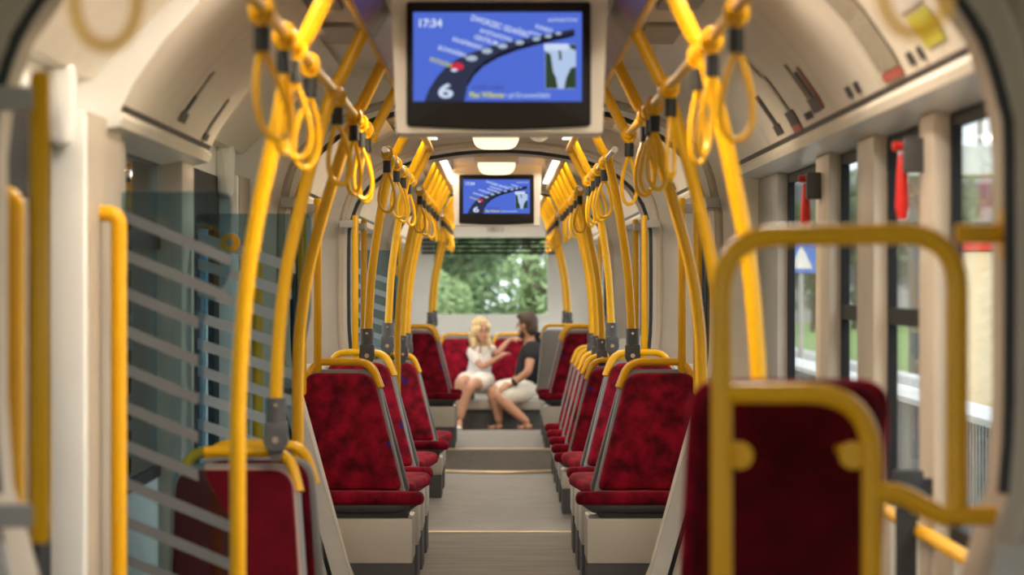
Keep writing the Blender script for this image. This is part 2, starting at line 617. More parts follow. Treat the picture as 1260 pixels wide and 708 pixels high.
window(13, 1, -7.0, -0.5, -0.50, 'right window behind the viewer')
window(14, 1, 0.3, 4.6, -0.50, 'right window beside the viewer')
window(15, -1, -7.0, -0.5, -0.50, 'left window behind the viewer')
window(16, -1, 0.3, 4.6, -0.50, 'left window beside the viewer')
window(8, -1, 8.32, 10.22, -0.60, 'tinted left window behind the striped glass', bars=(0.1,), pane='glass_t')
window(9, -1, 14.0, 17.0, -0.40, 'left window beside the red seats of the middle section')
window(10, -1, 19.0, 24.3, -0.40, 'left window between the second and third gangway')
window(11, -1, 26.9, 33.9, -0.46, 'left window beside the rear seats')
window(1, -1, 6.25, 7.60, -1.36, 'black framed glass door at the left edge', door=True, pane='glass_t')
window(2, -1, 10.42, 12.15, -1.36, 'black framed glass door beyond the striped glass', door=True)

# gangway arches
OPEN = [(0.57, -1.46), (0.575, -1.18), (0.60, -1.12), (0.78, -0.46), (0.81, -0.36), (0.82, -0.2), (0.82, 0.22), (0.81, 0.31), (0.775, 0.42), (0.71, 0.515), (0.60, 0.60), (0.44, 0.662), (0.22, 0.70), (0, 0.712)]
def arch(n, d0, d1, label, m, widen=0.0):
    hh = [(x + (widen if x > 0.01 else 0), z) for x, z in OPEN]
    inn = [(-x, zr(z)) for x, z in hh[:-1]] + [(x, zr(z)) for x, z in reversed(hh)]
    def outp(p):
        x, z = p[0], p[1] - CAMZ
        if abs(x) < 0.02 and z > 0:
            return (x, zr(0.86))
        if z < 0.25:
            return (math.copysign(1.15, x), p[1])
        t = max(abs(x) / 0.9, 0.25)
        f = min(1.0, max(0.0, (z - 0.25) / 0.45))
        return (math.copysign(min(1.15, abs(x) * (1.4 + 0.0 * t)), x), zr(min(0.25 + (z - 0.25) * 1.45, 0.86)))
    out = [outp(p) for p in inn]
    a = MB()
    for d in (d0, d1):
        vi = [a.bm.verts.new((x, d, z)) for x, z in inn]
        vo = [a.bm.verts.new((x, d, z)) for x, z in out]
        for i in range(len(inn) - 1):
            a.bm.faces.new((vi[i], vi[i + 1], vo[i + 1], vo[i]))
        if d == d0:
            keep = vi
        else:
            for i in range(len(inn) - 1):
                a.bm.faces.new((keep[i], keep[i + 1], vi[i + 1], vi[i]))
    o = a.build('trim_%d' % n, m, smooth=True)
    struct(o, label, 'gangway arch')
    # raised beige lip and dark rubber seal round the opening
    lp = MB()
    path = spline([(x * 1.045, d0, z + (0.03 if z > zr(0.4) else 0)) for x, z in inn], 3)
    lp.tube(path, 0.016, n=8)
    lp.build('lip', M['tan_d'], o, smooth=True)
    rb = MB()
    inner2 = [(x * 0.994, z - (0.006 if z > zr(0.3) else 0)) for x, z in inn if z > zr(-0.43)]
    rb.tube(spline([(x, d0 + 0.012, z) for x, z in inner2], 3), 0.014, n=8)
    rb.build('seal', M['black'], o, smooth=True)
    # bottom cheeks: grey slanted rim, black gap
    for s in (-1, 1):
        g = MB()
        e0 = Vector((s * (0.585 + widen), zr(-1.15)))
        e1 = Vector((s * (0.785 + widen), zr(-0.44)))
        w = Vector((s * 0.066, 0))
        g.prism([tuple(e0), tuple(e0 + w), tuple(e1 + w), tuple(e1)], d0 - 0.06, d0 - 0.002)
        g.prism([tuple(e0), tuple(e0 + w), (s * (0.645 + widen), 0.005), (s * (0.60 + widen), 0.005)], d0 - 0.05, d0 - 0.002)
        g.build('slanted_rim', M['rim'], o)
        g = MB()
        w2 = Vector((s * 0.022, 0))
        g.prism([tuple(e0 + w), tuple(e0 + w + w2), tuple(e1 + w + w2), tuple(e1 + w)], d0 - 0.012, d0 - 0.001)
        g.build('gap', M['black'], o)
        g = MB()
        q0 = e0 + w + w2 * 3.4
        q1 = e1 + w + w2 * 3.4
        g.prism([tuple(q0), (s * 1.07, zr(-1.15)), (s * 1.07, zr(-0.44)), tuple(q1)], d0 - 0.03, d0 - 0.001)
        g.build('cheek_panel', M['white'], o)
    return o
arch(25, 5.50, 5.76, 'dark-sealed beige gangway arch framing the picture edges', M['tan_d'], widen=0.052)
arch(26, 12.72, 12.95, 'beige gangway arch in front of the first seat rows', M['tan'])
arch(27, 17.45, 18.30, 'beige gangway arch in front of the second route screen', M['cream'])
arch(28, 25.10, 25.50, 'beige gangway arch before the rear seats', M['cream'])

fw_ = MB()
fw_.box(-1.2, 1.2, Y0 - 0.1, Y0, -0.3, 2.3)
struct(fw_.build('wall_front', M['grey']), 'closed bulkhead at the far end behind the view', 'wall')

# rear wall with window
r = MB()
WX0, WX1, WZ0, WZ1 = -0.735, 0.535, zr(-0.375), zr(0.475)
y0, y1 = 34.4, 34.55
r.box(-1.2, WX0, y0, y1, -0.3, 2.2)
r.box(WX1, 1.2, y0, y1, -0.3, 2.2)
r.box(WX0, WX1, y0, y1, -0.3, WZ0)
r.box(WX0, WX1, y0, y1, WZ1, 2.2)
r.box(WX0 - 0.02, WX1 + 0.16, y0 - 0.22, y0, WZ0 - 0.20, WZ0 - 0.165, bev=0.01)
struct(r.build('wall_rear', M['white']), 'white rear wall of the tram around the back window', 'wall')
w = MB()
w.box(WX0, WX0 + 0.03, y0 - 0.004, y1, WZ0, WZ1)
w.box(WX1 - 0.03, WX1, y0 - 0.004, y1, WZ0, WZ1)
w.box(WX0 + 0.03, WX1 - 0.03, y0, y1, WZ0, WZ0 + 0.03)
ro = w.build('window_12', M['white'])
struct(ro, 'wide back window with trees behind', 'window')
w = MB()
w.box(WX0, WX1, y0 + 0.07, y0 + 0.078, WZ0, WZ1)
w.build('pane', M['glass'], ro)
w = MB()
for k in range(4):
    z = WZ1 - 0.02 - k * 0.045
    w.box(WX0 - 0.09, WX1 + 0.1, y0 - 0.05, y0 - 0.02, z - 0.025, z)
w.build('louvre', M['frame'], ro)
# number panel over the back window
hp = thing('header_panel', 'white panel with fleet number hanging above the back window', 'panel', (-0.02, 33.6, zr(0.47)))
b = MB()
b.prism([(-0.53, zr(0.46)), (0.48, zr(0.46)), (0.45, zr(0.63)), (-0.47, zr(0.63))], 33.55, 33.6)
b.prism([(-0.53, zr(0.62)), (0.48, zr(0.62)), (0.45, zr(0.765)), (-0.47, zr(0.765))], 33.56, 33.6)
b.build('board', M['white'], hp)
me = text_mesh('10011', 0.075)
n_ = link('number', me, M['ink'], hp, False)
n_.location = (-0.12, -0.055, 0.045)
n_.rotation_euler = (math.pi / 2, 0, 0)

# ---------------------------------------------------------------- ceiling lamps
def ceiling_lamp(d, label, power=1.0):
    L = thing('ceiling_lamp', label, 'lamp', (-0.02, d, zr(0.77)))
    f = MB()
    f.box(-0.16, 0.12, d - 0.16, d + 0.16, zr(0.745), zr(0.79), bev=0.012)
    f.build('housing', M['cream'], L, smooth=True)
    g = MB()
    prof = [(-0.02 - 0.115 * math.cos(math.pi * k / 16), zr(0.744) - 0.066 * max(0.0, 1 - abs(math.cos(math.pi * k / 16)) ** 5) ** 0.5) for k in range(17)]
    g.strip(prof, d - 0.12, d + 0.12)
    g.prism(prof, d - 0.121, d - 0.12)
    for yy in (d - 0.04, d + 0.04):
        g.tube([(x, yy, z - 0.002) for x, z in prof], 0.004, n=6)
    g.build('diffuser', M['lamp'], L, smooth=True)
    ld = bpy.data.lights.new('lamp_light', 'AREA')
    ld.shape = 'RECTANGLE'
    ld.size, ld.size_y = 0.24, 0.26
    ld.energy = LAMP_POWER * power
    ld.color = LAMP_WARM
    lo = bpy.data.objects.new('lamp_light', ld)
    C.objects.link(lo)
    lo.parent = L
    lo.location = (0, 0, -0.085)
ceiling_lamp(16.5, 'warm glowing ceiling lamp just before the second gangway')
ceiling_lamp(20.4, 'warm glowing ceiling lamp just above the far route screen')
ceiling_lamp(10.6, 'added fill lamp hidden above the near route screen', 3.0)  # added behind the screen to brighten the near section
ceiling_lamp(7.2, 'added fill lamp out of view in front of the near route screen', 2.2)  # unseen lamp, added for more light on near ceiling and poles
ceiling_lamp(2.5, 'added fill lamp out of view over the entrance area nearest the viewer', 0.7)  # put in out of view to lift the light up front
ceiling_lamp(30.5, 'ceiling lamp over the rear bench', 2.5)
def tube_light(side, d0, d1, label, x0=0.315, zz=0.0, power=1.0):
    x1 = x0 + 0.10
    L = thing('strip_light', label, 'lamp', (side * (x0 + 0.05), (d0 + d1) / 2, zr(0.76 + zz)))
    b = MB()
    b.box(side * x0, side * x1, d0, d1, zr(0.752 + zz), zr(0.774 + zz))
    b.build('tray', M['grey'], L)
    g = MB()
    g.box(side * (x0 + 0.01), side * (x1 - 0.01), d0 + 0.02, d1 - 0.02, zr(0.742 + zz), zr(0.7525 + zz), bev=0.004)
    g.build('diffuser', M['tube'], L)
    ld = bpy.data.lights.new('strip_light_glow', 'AREA')
    ld.shape = 'RECTANGLE'
    ld.size, ld.size_y = 0.09, d1 - d0
    ld.energy = TUBE_POWER * (d1 - d0) * power
    ld.color = (1.0, 0.90, 0.76)
    lo = bpy.data.objects.new('strip_light_glow', ld)
    C.objects.link(lo)
    lo.parent = L
    lo.location = (0, 0, -0.03)
for s in (-1, 1):
    tube_light(s, 5.9, 8.3, 'added fill strip light out of view along the %s ceiling nearest the viewer' % SIDE[s], 0.48, 0.05, 1.35)  # added above the view to light the near valances
    tube_light(s, 13.3, 17.0, 'white strip light along the %s ceiling of the second section' % SIDE[s])
    tube_light(s, 18.8, 24.6, 'white strip light along the %s ceiling of the third section' % SIDE[s])
    tube_light(s, 26.0, 33.0, 'white strip light along the %s ceiling over the rear seats' % SIDE[s])
sd = thing('smoke_detector', 'small white dome detector on the ceiling right of the lamp', 'detector', (0.2, 16.6, zr(0.76)))
b = MB()
b.ball((0.2, 16.6, zr(0.752)), 0.05, 16, (1, 1, 0.75))
b.build('dome', M['white'], sd, smooth=True)
b = MB()
b.cyl((0.2, 16.6, zr(0.76)), (0.2, 16.6, zr(0.79)), 0.055, 20)
b.build('base', M['cream'], sd, smooth=True)

# poster strips sloping down beside the near screen
for s in (-1, 1):
    P = thing('poster_strip', 'dark purple poster strip hanging along the %s side of the ceiling' % SIDE[s], 'poster', (s * 0.34, 9.0, zr(0.74)))
    b = MB()
    b.prism([(s * 0.304, zr(0.746)), (s * 0.309, zr(0.752)), (s * 0.360, zr(0.684)), (s * 0.355, zr(0.678))], 6.0, 11.7)
    b.build('backing', M['poster'], P)
    for y in (6.05, 7.4, 9.0, 10.4):
        b = MB()
        b.quad([(s * 0.3025, y, zr(0.7452)), (s * 0.3025, y + 1.2, zr(0.7452)), (s * 0.3535, y + 1.2, zr(0.6772)), (s * 0.3535, y, zr(0.6772))])
        b.build('print', M['posterp'], P)

# ---------------------------------------------------------------- poles, rails, straps
XR, ZRAIL = 0.46, 0.53
XU, ZU = 0.366, 0.70
SECT = {'front': (2.6, 5.4), 'near': (5.85, 11.75), 'second': (13.0, 17.3), 'third': (18.5, 24.6), 'rear': (25.9, 32.0)}
for sec, (a, b) in SECT.items():
    for s in (-1, 1):
        R = thing('overhead_rail', 'thin overhead strap rail on the %s of the %s section' % (SIDE[s], sec), 'rail', (s * XR, (a + b) / 2, zr(ZRAIL)))
        m = MB()
        m.cyl((s * XR, a, zr(ZRAIL)), (s * XR, b, zr(ZRAIL)), 0.013, 12)
        m.build('tube', M['yellow'] if sec in ('near', 'front') else M['chrome'], R, smooth=True)
        m = MB()
        m.cyl((s * XU, a, zr(ZU)), (s * XU, b, zr(ZU)), 0.017, 12)
        m.build('upper_tube', M['yellow'], R, smooth=True)

LOWER = [(0.46, 0.53), (0.497, 0.40), (0.540, 0.22), (0.575, 0.04), (0.594, -0.14), (0.602, -0.30)]
def pole(side, s, bottom, label, clamp=False, short=False, xoff=0.0, r=0.0185, group=None):
    d = F / s
    G = thing('bent_pole', label, 'pole', (side * 0.6, d, 0.0 if bottom == 'floor' else zr(bottom if not short else 0.45)), group)
    m = MB()
    if short:
        pts = [(side * XU, d, zr(0.71)), (side * XR, d, zr(0.53)), (side * (XR + 0.008), d, zr(0.505))]
        m.tube(pts, r, n=14)
    else:
        zb = -0.14 if bottom == 'floor' and d < 12 else (0 if bottom == 'floor' else zr(bottom))
        low = [(side * (x + xoff * min(1, (0.53 - z) / 0.6)), d, zr(z)) for x, z in LOWER]
        pts = [(side * XU, d, zr(0.71)), (side * (XR - 0.02), d, zr(0.56))] + low
        pts = [pts[0]] + spline(pts[1:], 5)
        pts.append(Vector((pts[-1].x, d, zb)))
        m.tube(pts, r, n=16)
    m.build('tube', M['yellow'], G, smooth=True)
    m = MB()                                    # joint on the rail
    m.ball((side * XR, d, zr(ZRAIL)), 0.0255, 12)
    m.cyl((side * XR, d - 0.05, zr(ZRAIL)), (side * XR, d + 0.05, zr(ZRAIL)), 0.021, 12)
    m.build('joint', M['yellow'], G, smooth=True)
    if clamp:
        x = side * (0.602 + xoff)
        z = zr(bottom)
        m = MB()
        m.cyl((x, d, z - 0.01), (x, d, z + 0.075), 0.029, 14)
        m.box(x - 0.032, x + 0.032, d - 0.03, d + 0.03, z - 0.035, z + 0.008, bev=0.008)
        m.cyl((x, d - 0.036, z - 0.04), (x, d + 0.036, z - 0.04), 0.034, 14)
        m.prism([(x - 0.03, z - 0.05), (x + 0.03, z - 0.05), (x + 0.008, z - 0.10), (x - 0.012, z - 0.10)], d - 0.025, d + 0.025)
        m.build('clamp', M['clamp'], G, smooth=True)
        m = MB()
        m.cyl((x, d - 0.039, z - 0.04), (x, d - 0.033, z - 0.04), 0.010, 10)
        m.cyl((x, d - 0.032, z + 0.055), (x, d - 0.028, z + 0.055), 0.006, 8)
        m.build('screw', M['chrome'], G, smooth=True)
    return G
# near section
pole(-1, 541, 'floor', 'bent yellow pole in front of the near striped glass, nearest on the left', xoff=-0.006)
pole(-1, 446, -0.395, 'bent yellow pole with dark clamp standing on the left seat pair', clamp=True, xoff=0.015)
pole(-1, 387, 'floor', 'bent yellow pole on the left just past the clamped one', xoff=0.04)
pole(-1, 341, 0, 'short slanted yellow strut at the far end of the near left rail', short=True)
pole(1, 541, 'floor', 'bent yellow pole behind the big seat, nearest on the right', xoff=-0.01)
pole(1, 446, 'floor', 'bent yellow pole on the right, second from the camera', xoff=0.015)
pole(1, 387, 'floor', 'bent yellow pole on the right, third from the camera', xoff=0.04)
pole(1, 341, 0, 'short slanted yellow strut at the far end of the near right rail', short=True)
# second section
for s in (-1, 1):
    pole(s, 288, -0.275, 'bent yellow pole clamped to the first seat pair on the %s past the arch' % SIDE[s], clamp=True, xoff=-0.035)
    pole(s, 246, -0.28, 'bent yellow pole clamped to the second seat pair on the %s past the arch' % SIDE[s], clamp=True, xoff=-0.04)
    pole(s, 232, 0, 'short slanted yellow strut at the far end of the second %s rail' % SIDE[s], short=True)
    for k, q in enumerate((209, 198, 188)):
        pole(s, q, 'floor' if (s < 0 and k == 0) else -0.41, 'bent yellow pole in the third section on the %s, %s from the camera' % (SIDE[s], ORD[k]), clamp=not (s < 0 and k == 0))
    for k, q in enumerate((178, 170, 164)):
        pole(s, q, 0, 'short slanted yellow strut over the third section on the %s, %s from the camera' % (SIDE[s], ORD[k]), short=True)
    for k, q in enumerate((142, 134)):
        pole(s, q, -0.34, 'bent yellow pole by the rear seats on the %s, %s from the camera' % (SIDE[s], ORD[k]), clamp=True)
    for k, q in enumerate((152, 147, 138, 130)):
        pole(s, q, 0, 'short slanted yellow strut over the rear seats on the %s, %s from the camera' % (SIDE[s], ORD[k]), short=True)

def strap(side, s, label, group, swing=0.0, width=0.045, drop=0.19, twist=0.0):
    d = F / s
    x, z = side * XR, zr(ZRAIL)
    G = thing('hand_strap', label, 'strap', (x, d, z), group)
    m = MB()
    ringp = [(x + 0.019 * math.cos(a), d, z - 0.006 + 0.024 * math.sin(a)) for a in [2 * math.pi * k / 14 for k in range(14)]]
    m.tube(ringp, 0.0075, n=8, closed=True)
    m.cyl((x, d - 0.016, z), (x, d + 0.016, z), 0.020, 12)
    m.cyl((x, d, z - 0.028), (x, d, z - 0.045), 0.010, 10)
    m.build('clip', M['yellow'], G, smooth=True)
    m = MB()
    m.cyl((x, d, z - 0.036), (x, d, z - 0.085), 0.0165, 14)
    m.build('sleeve', M['black'], G, smooth=True)
    m = MB()
    z0 = z - 0.08
    pts = []
    nn = 28
    for k in range(nn + 1):
        t = k / nn
        an = -math.pi / 2 + 2 * math.pi * t
        # teardrop: closed at the top, round below
        zz = 0.5 - 0.5 * math.cos(2 * math.pi * t)
        ww = math.sin(2 * math.pi * t) * (0.25 + 0.75 * zz ** 0.8)
        off = ww * width
        pts.append((x + off * math.cos(twist) + swing * zz, d + off * math.sin(twist), z0 - drop * zz))
    m.tube(pts, 0.0068, n=8)
    m.build('loop', M['yellow'], G, smooth=True)
NEAR_L = [(637, 0.03, 0.5), (577, 0.0, 1.0), (552, 0.01, 0.2), (509, -0.01, 0.3), (435, 0.01, 0.15), (390, 0.0, 0.9), (372, 0.01, 0.4), (357, 0.0, 0.8)]
NEAR_R = [(633, 0.0, 0.0), (567, -0.02, 1.1), (530, 0.0, 0.9), (457, 0.0, 1.2), (414, 0.01, 0.4), (403, -0.01, 0.7), (387, 0.0, 0.3), (346, 0.0, 0.5)]
for side, lst in ((-1, NEAR_L), (1, NEAR_R)):
    for k, (q, sw, tw) in enumerate(lst):
        strap(side, q, '%s yellow hand strap from the camera on the near %s rail' % (ORD[k], SIDE[side]), 'hand straps on the near %s rail' % SIDE[side], sw, 0.042, 0.175, tw)
strap(-1, 1054, 'very blurred yellow strap loop at the top left edge of the view', 'hand straps on the front left rail', 0, 0.05, 0.175, 0.0)
strap(1, 1110, 'very blurred yellow strap loop at the top right edge of the view', 'hand straps on the front right rail', 0, 0.05, 0.175, 0.0)
for side, lst in ((-1, (302, 276, 259, 243)), (1, (279, 263, 252, 238))):
    for k, q in enumerate(lst):
        strap(side, q, '%s thin yellow hand strap on the %s rail between the first two arches' % (ORD[k], SIDE[side]), 'hand straps on the second %s rail' % SIDE[side], 0.012 * (k % 2), 0.044, 0.165, 0.3 * k)
for side in (-1, 1):
    for k, q in enumerate((214, 203, 191, 183, 175, 168)):
        strap(side, q, '%s thin yellow hand strap on the %s rail of the third section' % (ORD[k], SIDE[side]), 'hand straps on the third %s rail' % SIDE[side], 0.01 * (k % 3), 0.042, 0.165, 0.35 * k)
    for k, q in enumerate((153, 148, 144, 139, 135, 131, 128)):
        strap(side, q, '%s small yellow hand strap on the %s rail over the rear seats' % (ORD[k], SIDE[side]), 'hand straps on the rear %s rail' % SIDE[side], 0.01 * (k % 3), 0.042, 0.165, 0.35 * k)

# straight grab poles at the arches
def arch_pole(side, s, label, x=0.77, ztop=0.355, zbot=-0.44, y0=-0.014, y1=0.014, xe=0.085):
    d = F / s
    G = thing('grab_pole', label, 'pole', (side * x, d, zr(zbot)))
    m = MB()
    m.tube([(side * x, d, zr(zbot)), (side * x, d, zr(zbot) + 0.01), (side * x, d, zr(ztop) - 0.01), (side * x, d, zr(ztop))], [0.013, 0.0175, 0.0175, 0.013], n=14)
    m.build('tube', M['yellow'], G, smooth=True)
    for z in (ztop - 0.045, zbot + 0.045):
        m = MB()
        m.box(side * (x - 0.012), side * (x + xe), d + y0, d + y1, zr(z) - 0.02, zr(z) + 0.02, bev=0.005)
        m.build('bracket', M['grey'], G, smooth=True)
arch_pole(-1, 730, 'out of focus dark yellow grab pole on brackets at the left edge', x=0.775, y1=0.06, xe=0.105)
for s in (-1, 1):
    arch_pole(s, 316, 'straight grab pole on the near face of the %s arch before the seats' % SIDE[s], y1=0.07)
    arch_pole(s, 291, 'straight grab pole just past the %s arch above the first seat' % SIDE[s], xe=0.315)
    arch_pole(s, 231, 'straight grab pole on the near face of the second %s arch' % SIDE[s], y1=0.14)
    arch_pole(s, 217, 'straight grab pole on the far face of the second %s arch' % SIDE[s], y0=-0.14)
    arch_pole(s, 160, 'straight grab pole on the near face of the third %s arch' % SIDE[s], y1=0.11)

# door grab rails (bent tops) on the left pillars
def door_grab(d, label, zt=0.165):
    G = thing('door_grab_rail', label, 'rail', (-0.92, d, -0.14))
    m = MB()
    m.tube(curve3([(-0.985, d, zr(zt)), (-0.92, d, zr(zt)), (-0.92, d, -0.14)], 0.06, 8), 0.0195, n=16)
    m.build('tube', M['yellow'], G, smooth=True)
    m = MB()
    m.cyl((-0.985, d, zr(zt)), (-0.965, d, zr(zt)), 0.034, 16)
    m.build('flange', M['tan_d'], G, smooth=True)
door_grab(7.85, 'bright yellow bent grab rail on the white pillar at the left')
door_grab(6.17, 'blurred yellow bent grab rail at the extreme left edge', 0.165)
door_grab(12.35, 'thin yellow grab rail seen through the far striped glass', 0.13)
# white rounded covers on the door pillars
for k, d in enumerate((7.57, 12.12)):
    G = MB()
    pts = rounded([(-1.055, zr(0.32)), (-0.995, zr(0.31)), (-0.985, zr(0.50)), (-1.03, zr(0.56)), (-1.06, zr(0.56))], [0.03, 0.03, 0.1, 0.02, 0.02], 5)
    G.pad(pts, lambda u, v, w, d=d: (u, d + 0.03 - w, v), 0.07, 0.018, 0.004)
    o = G.build('door_cover', M['white'], smooth=True)
    tag(o, 'rounded white cover on the %s left door pillar' % ('near', 'far')[k], 'cover')

# striped glass partitions
def partition(d, x0, x1, zt, zb, label, cut=False, stripes=(0.13, 10, 0.094, 0.034, 0.11), frost='frost_l'):
    G = thing('glass_partition', label, 'partition', ((x0 + x1) / 2, d, zr(zb)))
    if cut:
        poly = [(x0, zr(zb)), (x1, zr(zb)), (x1, zr(-0.62)), (x1 - 0.07, zr(-0.50)), (x1 - 0.075, zr(-0.10)), (x1, zr(0.02)), (x1, zr(zt)), (x0, zr(zt))]
        poly = rounded(poly, 0.03, 3)
    else:
        poly = rounded([(x0, zr(zb)), (x1 - 0.03, zr(zb)), (x1 - 0.03, zr(-0.25)), (x1, zr(-0.10)), (x1, zr(zt)), (x0, zr(zt))], 0.02, 3)
    m = MB()
    m.prism(poly, d, d + 0.01)
    m.build('pane', M['screen_glass'], G)
    z_first, n, pitch, th, drop = stripes
    for k in range(n):
        z = z_first - k * pitch
        xe = x1
        if cut and -0.55 < z - drop < -0.06:
            xe = x1 - 0.085
        if not cut:
            xe = x1 - 0.05 - 0.012 * (k % 4)
        xs = x0 + 0.01
        dz = drop * (xe - xs) / (x1 - x0)
        if zr(z - dz - th) < zr(zb):
            break
        m = MB()
        m.prism([(xs, zr(z)), (xe, zr(z - dz)), (xe, zr(z - dz - th)), (xs, zr(z - th))], d - 0.002, d - 0.0002)
        m.build('stripe', M[frost], G)
partition(8.36, -0.99, -0.69, 0.232, -1.40, 'dark tinted glass partition with slanting grey stripes nearest on the left', cut=True, stripes=(0.19, 14, 0.098, 0.030, 0.125), frost='frost')
partition(10.34, -0.97, -0.60, 0.217, -1.40, 'striped glass partition behind the first one on the left', stripes=(0.16, 14, 0.085, 0.034, 0.12))
partition(19.5, -0.98, -0.61, 0.19, -1.2, 'small striped glass partition past the second arch on the left', stripes=(0.12, 12, 0.088, 0.034, 0.12))
for k, (x, d, z) in enumerate(((-0.855, 10.30, 0.125), (-0.625, 19.45, 0.07))):
    G = thing('stop_button', 'round yellow stop button on the %s striped glass on the left' % ('second', 'farthest')[k], 'button', (x, d, zr(z)))
    m = MB()
    m.cyl((x, d + 0.037, zr(z)), (x, d, zr(z)), 0.03, 20)
    m.build('housing', M['yellow'], G, smooth=True)
    m = MB()
    m.cyl((x, d, zr(z)), (x, d - 0.008, zr(z)), 0.012, 14)
    m.build('push_cap', M['grey'], G, smooth=True)

# ---------------------------------------------------------------- seats
def seat(side, facing, d_front, label, zf=0.0, drop=0.0, ui=(0.535, 0.405), uo=0.825, cush=0.287, group='red tram seats', both=False, piping=False, box=True, handle=True, htop=0.46, centre=None, no_cushion=False, cloth='fabric', shell='shell', seat_z=0.475, box_back=0.44, boxfront=0.03):
    """facing +1: looks at the camera (cushion nearest); -1: looks away. u is |x|, v the depth behind the cushion front."""
    sd = side
    zc = seat_z + zf - drop
    def W(u, v, z):
        return (sd * u, d_front + facing * v, z)
    T = thing('tram_seat', label, 'seat', (sd * (uo + cush) / 2, d_front + facing * 0.25, zf), group)
    rec = 0.40
    def backv(z):
        return 0.40 + (z - zc) * rec
    zt = zc + htop
    out = rounded([(ui[1], zc - 0.02), (uo, zc - 0.02), (uo, zt), (ui[0], zt)], [0.03, 0.03, 0.06, 0.06], 5)
    # upholstery
    m = MB()
    m.pad(out, lambda u, z, w: W(u, backv(z) + 0.05 - w, z), 0.05, 0.016, 0.012)
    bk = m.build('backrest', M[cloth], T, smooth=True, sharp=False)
    if piping:
        m = MB()
        m.tube([W(u, backv(z) + 0.012, z) for u, z in out], 0.005, n=6, closed=True)
        m.build('piping', M['piping'], bk, smooth=True)
    # shell behind
    out2 = rounded([(ui[1] - 0.022, zc - 0.07), (uo + 0.012, zc - 0.07), (uo + 0.012, zt + 0.012), (ui[0] - 0.014, zt + 0.012)], [0.04, 0.03, 0.06, 0.06], 5)
    m = MB()
    m.pad(out2, lambda u, z, w: W(u, backv(z) + 0.045 + w, z), 0.04, 0.014, 0.0)
    bs_ = m.build('back_shell', M[shell], T, smooth=True, sharp=False)
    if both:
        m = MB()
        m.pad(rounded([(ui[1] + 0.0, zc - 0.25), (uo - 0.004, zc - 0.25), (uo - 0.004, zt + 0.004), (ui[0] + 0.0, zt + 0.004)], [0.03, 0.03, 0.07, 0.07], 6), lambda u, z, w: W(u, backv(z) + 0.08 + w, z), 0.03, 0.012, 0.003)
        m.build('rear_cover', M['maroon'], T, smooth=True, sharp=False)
    # cushion and its pan
    if not no_cushion:
        plan = rounded([(cush, 0.0), (uo + 0.01, 0.0), (uo + 0.01, 0.45), (ui[1] - 0.03, 0.45)], [0.12, 0.05, 0.02, 0.05], 6)
        m = MB()
        m.pad(plan, lambda u, v, w: W(u, v, zc - 0.055 + w - 0.03 * (v / 0.45)), 0.055, 0.022, 0.006)
        m.build('cushion', M['fabric'], T, smooth=True, sharp=False)
        plan2 = rounded([(cush + 0.075, 0.05), (uo + 0.005, 0.05), (uo + 0.005, 0.46), (ui[1] + 0.02, 0.46)], [0.10, 0.05, 0.02, 0.05], 6)
        plan3 = rounded([(cush + 0.012, 0.012), (uo + 0.008, 0.012), (uo + 0.008, 0.46), (ui[1] - 0.025, 0.46)], [0.12, 0.05, 0.02, 0.05], 6)
        m = MB()
        low_ = [m.bm.verts.new(W(u, v, zc - 0.086 - 0.03 * (v / 0.45))) for u, v in plan2]
        top_ = [m.bm.verts.new(W(u, v, zc - 0.045 - 0.03 * (v / 0.45))) for u, v in plan3]
        for k in range(len(low_)):
            m.bm.faces.new((low_[k], low_[(k + 1) % len(low_)], top_[(k + 1) % len(low_)], top_[k]))
        m.bm.faces.new(low_)
        m.bm.faces.new(top_)
        m.build('seat_pan', M['clamp'], T, smooth=True, sharp=False)
    if handle:
        u0, u1 = uo - 0.03, ui[0] + 0.004
        zh = zt + 0.046
        vb = backv(zt) + 0.05
        pts = curve3([W(uo - 0.005, backv(zt - 0.05) + 0.06, zt - 0.06), W(u0 - 0.005, vb + 0.015, zh), W(u1 + 0.01, vb + 0.015, zh), W(ui[0] - 0.012 + (ui[1] - ui[0]) * 0.12, backv(zt - 0.05) + 0.05, zt - 0.065)], 0.065, 7)
        m = MB()
        m.tube(pts, 0.0155, n=12)
        m.build('handle', M['yellow'], T, smooth=True)
    if box:
        v0, v1 = boxfront, box_back
        b0, b1 = zf + 0.18 - drop * 0.3, zc - 0.112
        m = MB()
        a = W(0.352, v0, b0)
        b = W(uo + 0.03, v1, b1)
        m.box(min(a[0], b[0]), max(a[0], b[0]), min(a[1], b[1]), max(a[1], b[1]), b0, b1, bev=0.01)
        bo = m.build('pedestal', M['cream'], T, smooth=True)
        m = MB()
        m.box(min(a[0], b[0]) + 0.004, max(a[0], b[0]) - 0.004, min(a[1], b[1]) + 0.004, max(a[1], b[1]) - 0.004, zf, b0)
        m.build('skirt', M['skirt'], bo)
        m = MB()
        m.box(min(a[0], b[0]) + 0.05, max(a[0], b[0]) - 0.02, min(a[1], b[1]) + 0.03, max(a[1], b[1]) - 0.03, b1, b1 + 0.03)
        m.build('bracket', M['black'], T)
    return T

for s in (-1, 1):
    n = SIDE[s]
    seat(s, 1, 13.10, 'large red seat facing the camera, first in the %s row past the arch' % n)
    seat(s, -1, 14.50, 'red seat facing away, back to back behind the first %s seat' % n)
    seat(s, 1, 14.86, 'red seat facing the camera, second facing one in the %s row' % n)
    seat(s, -1, 16.26, 'red seat facing away before the second arch on the %s' % n)
# third section: lower seats
T3 = {1: (18.40, 19.35, 20.30, 21.25, 22.20), -1: (19.75,)}
for s, ds in T3.items():
    for k, d in enumerate(ds):
        seat(s, 1, d, 'red seat facing the camera past the second arch on the %s, %s in its row' % (SIDE[s], ORD[k]), drop=0.12)
        if s < 0:
            seat(s, -1, d + 1.40, 'red seat facing away past the second arch on the left', drop=0.12)
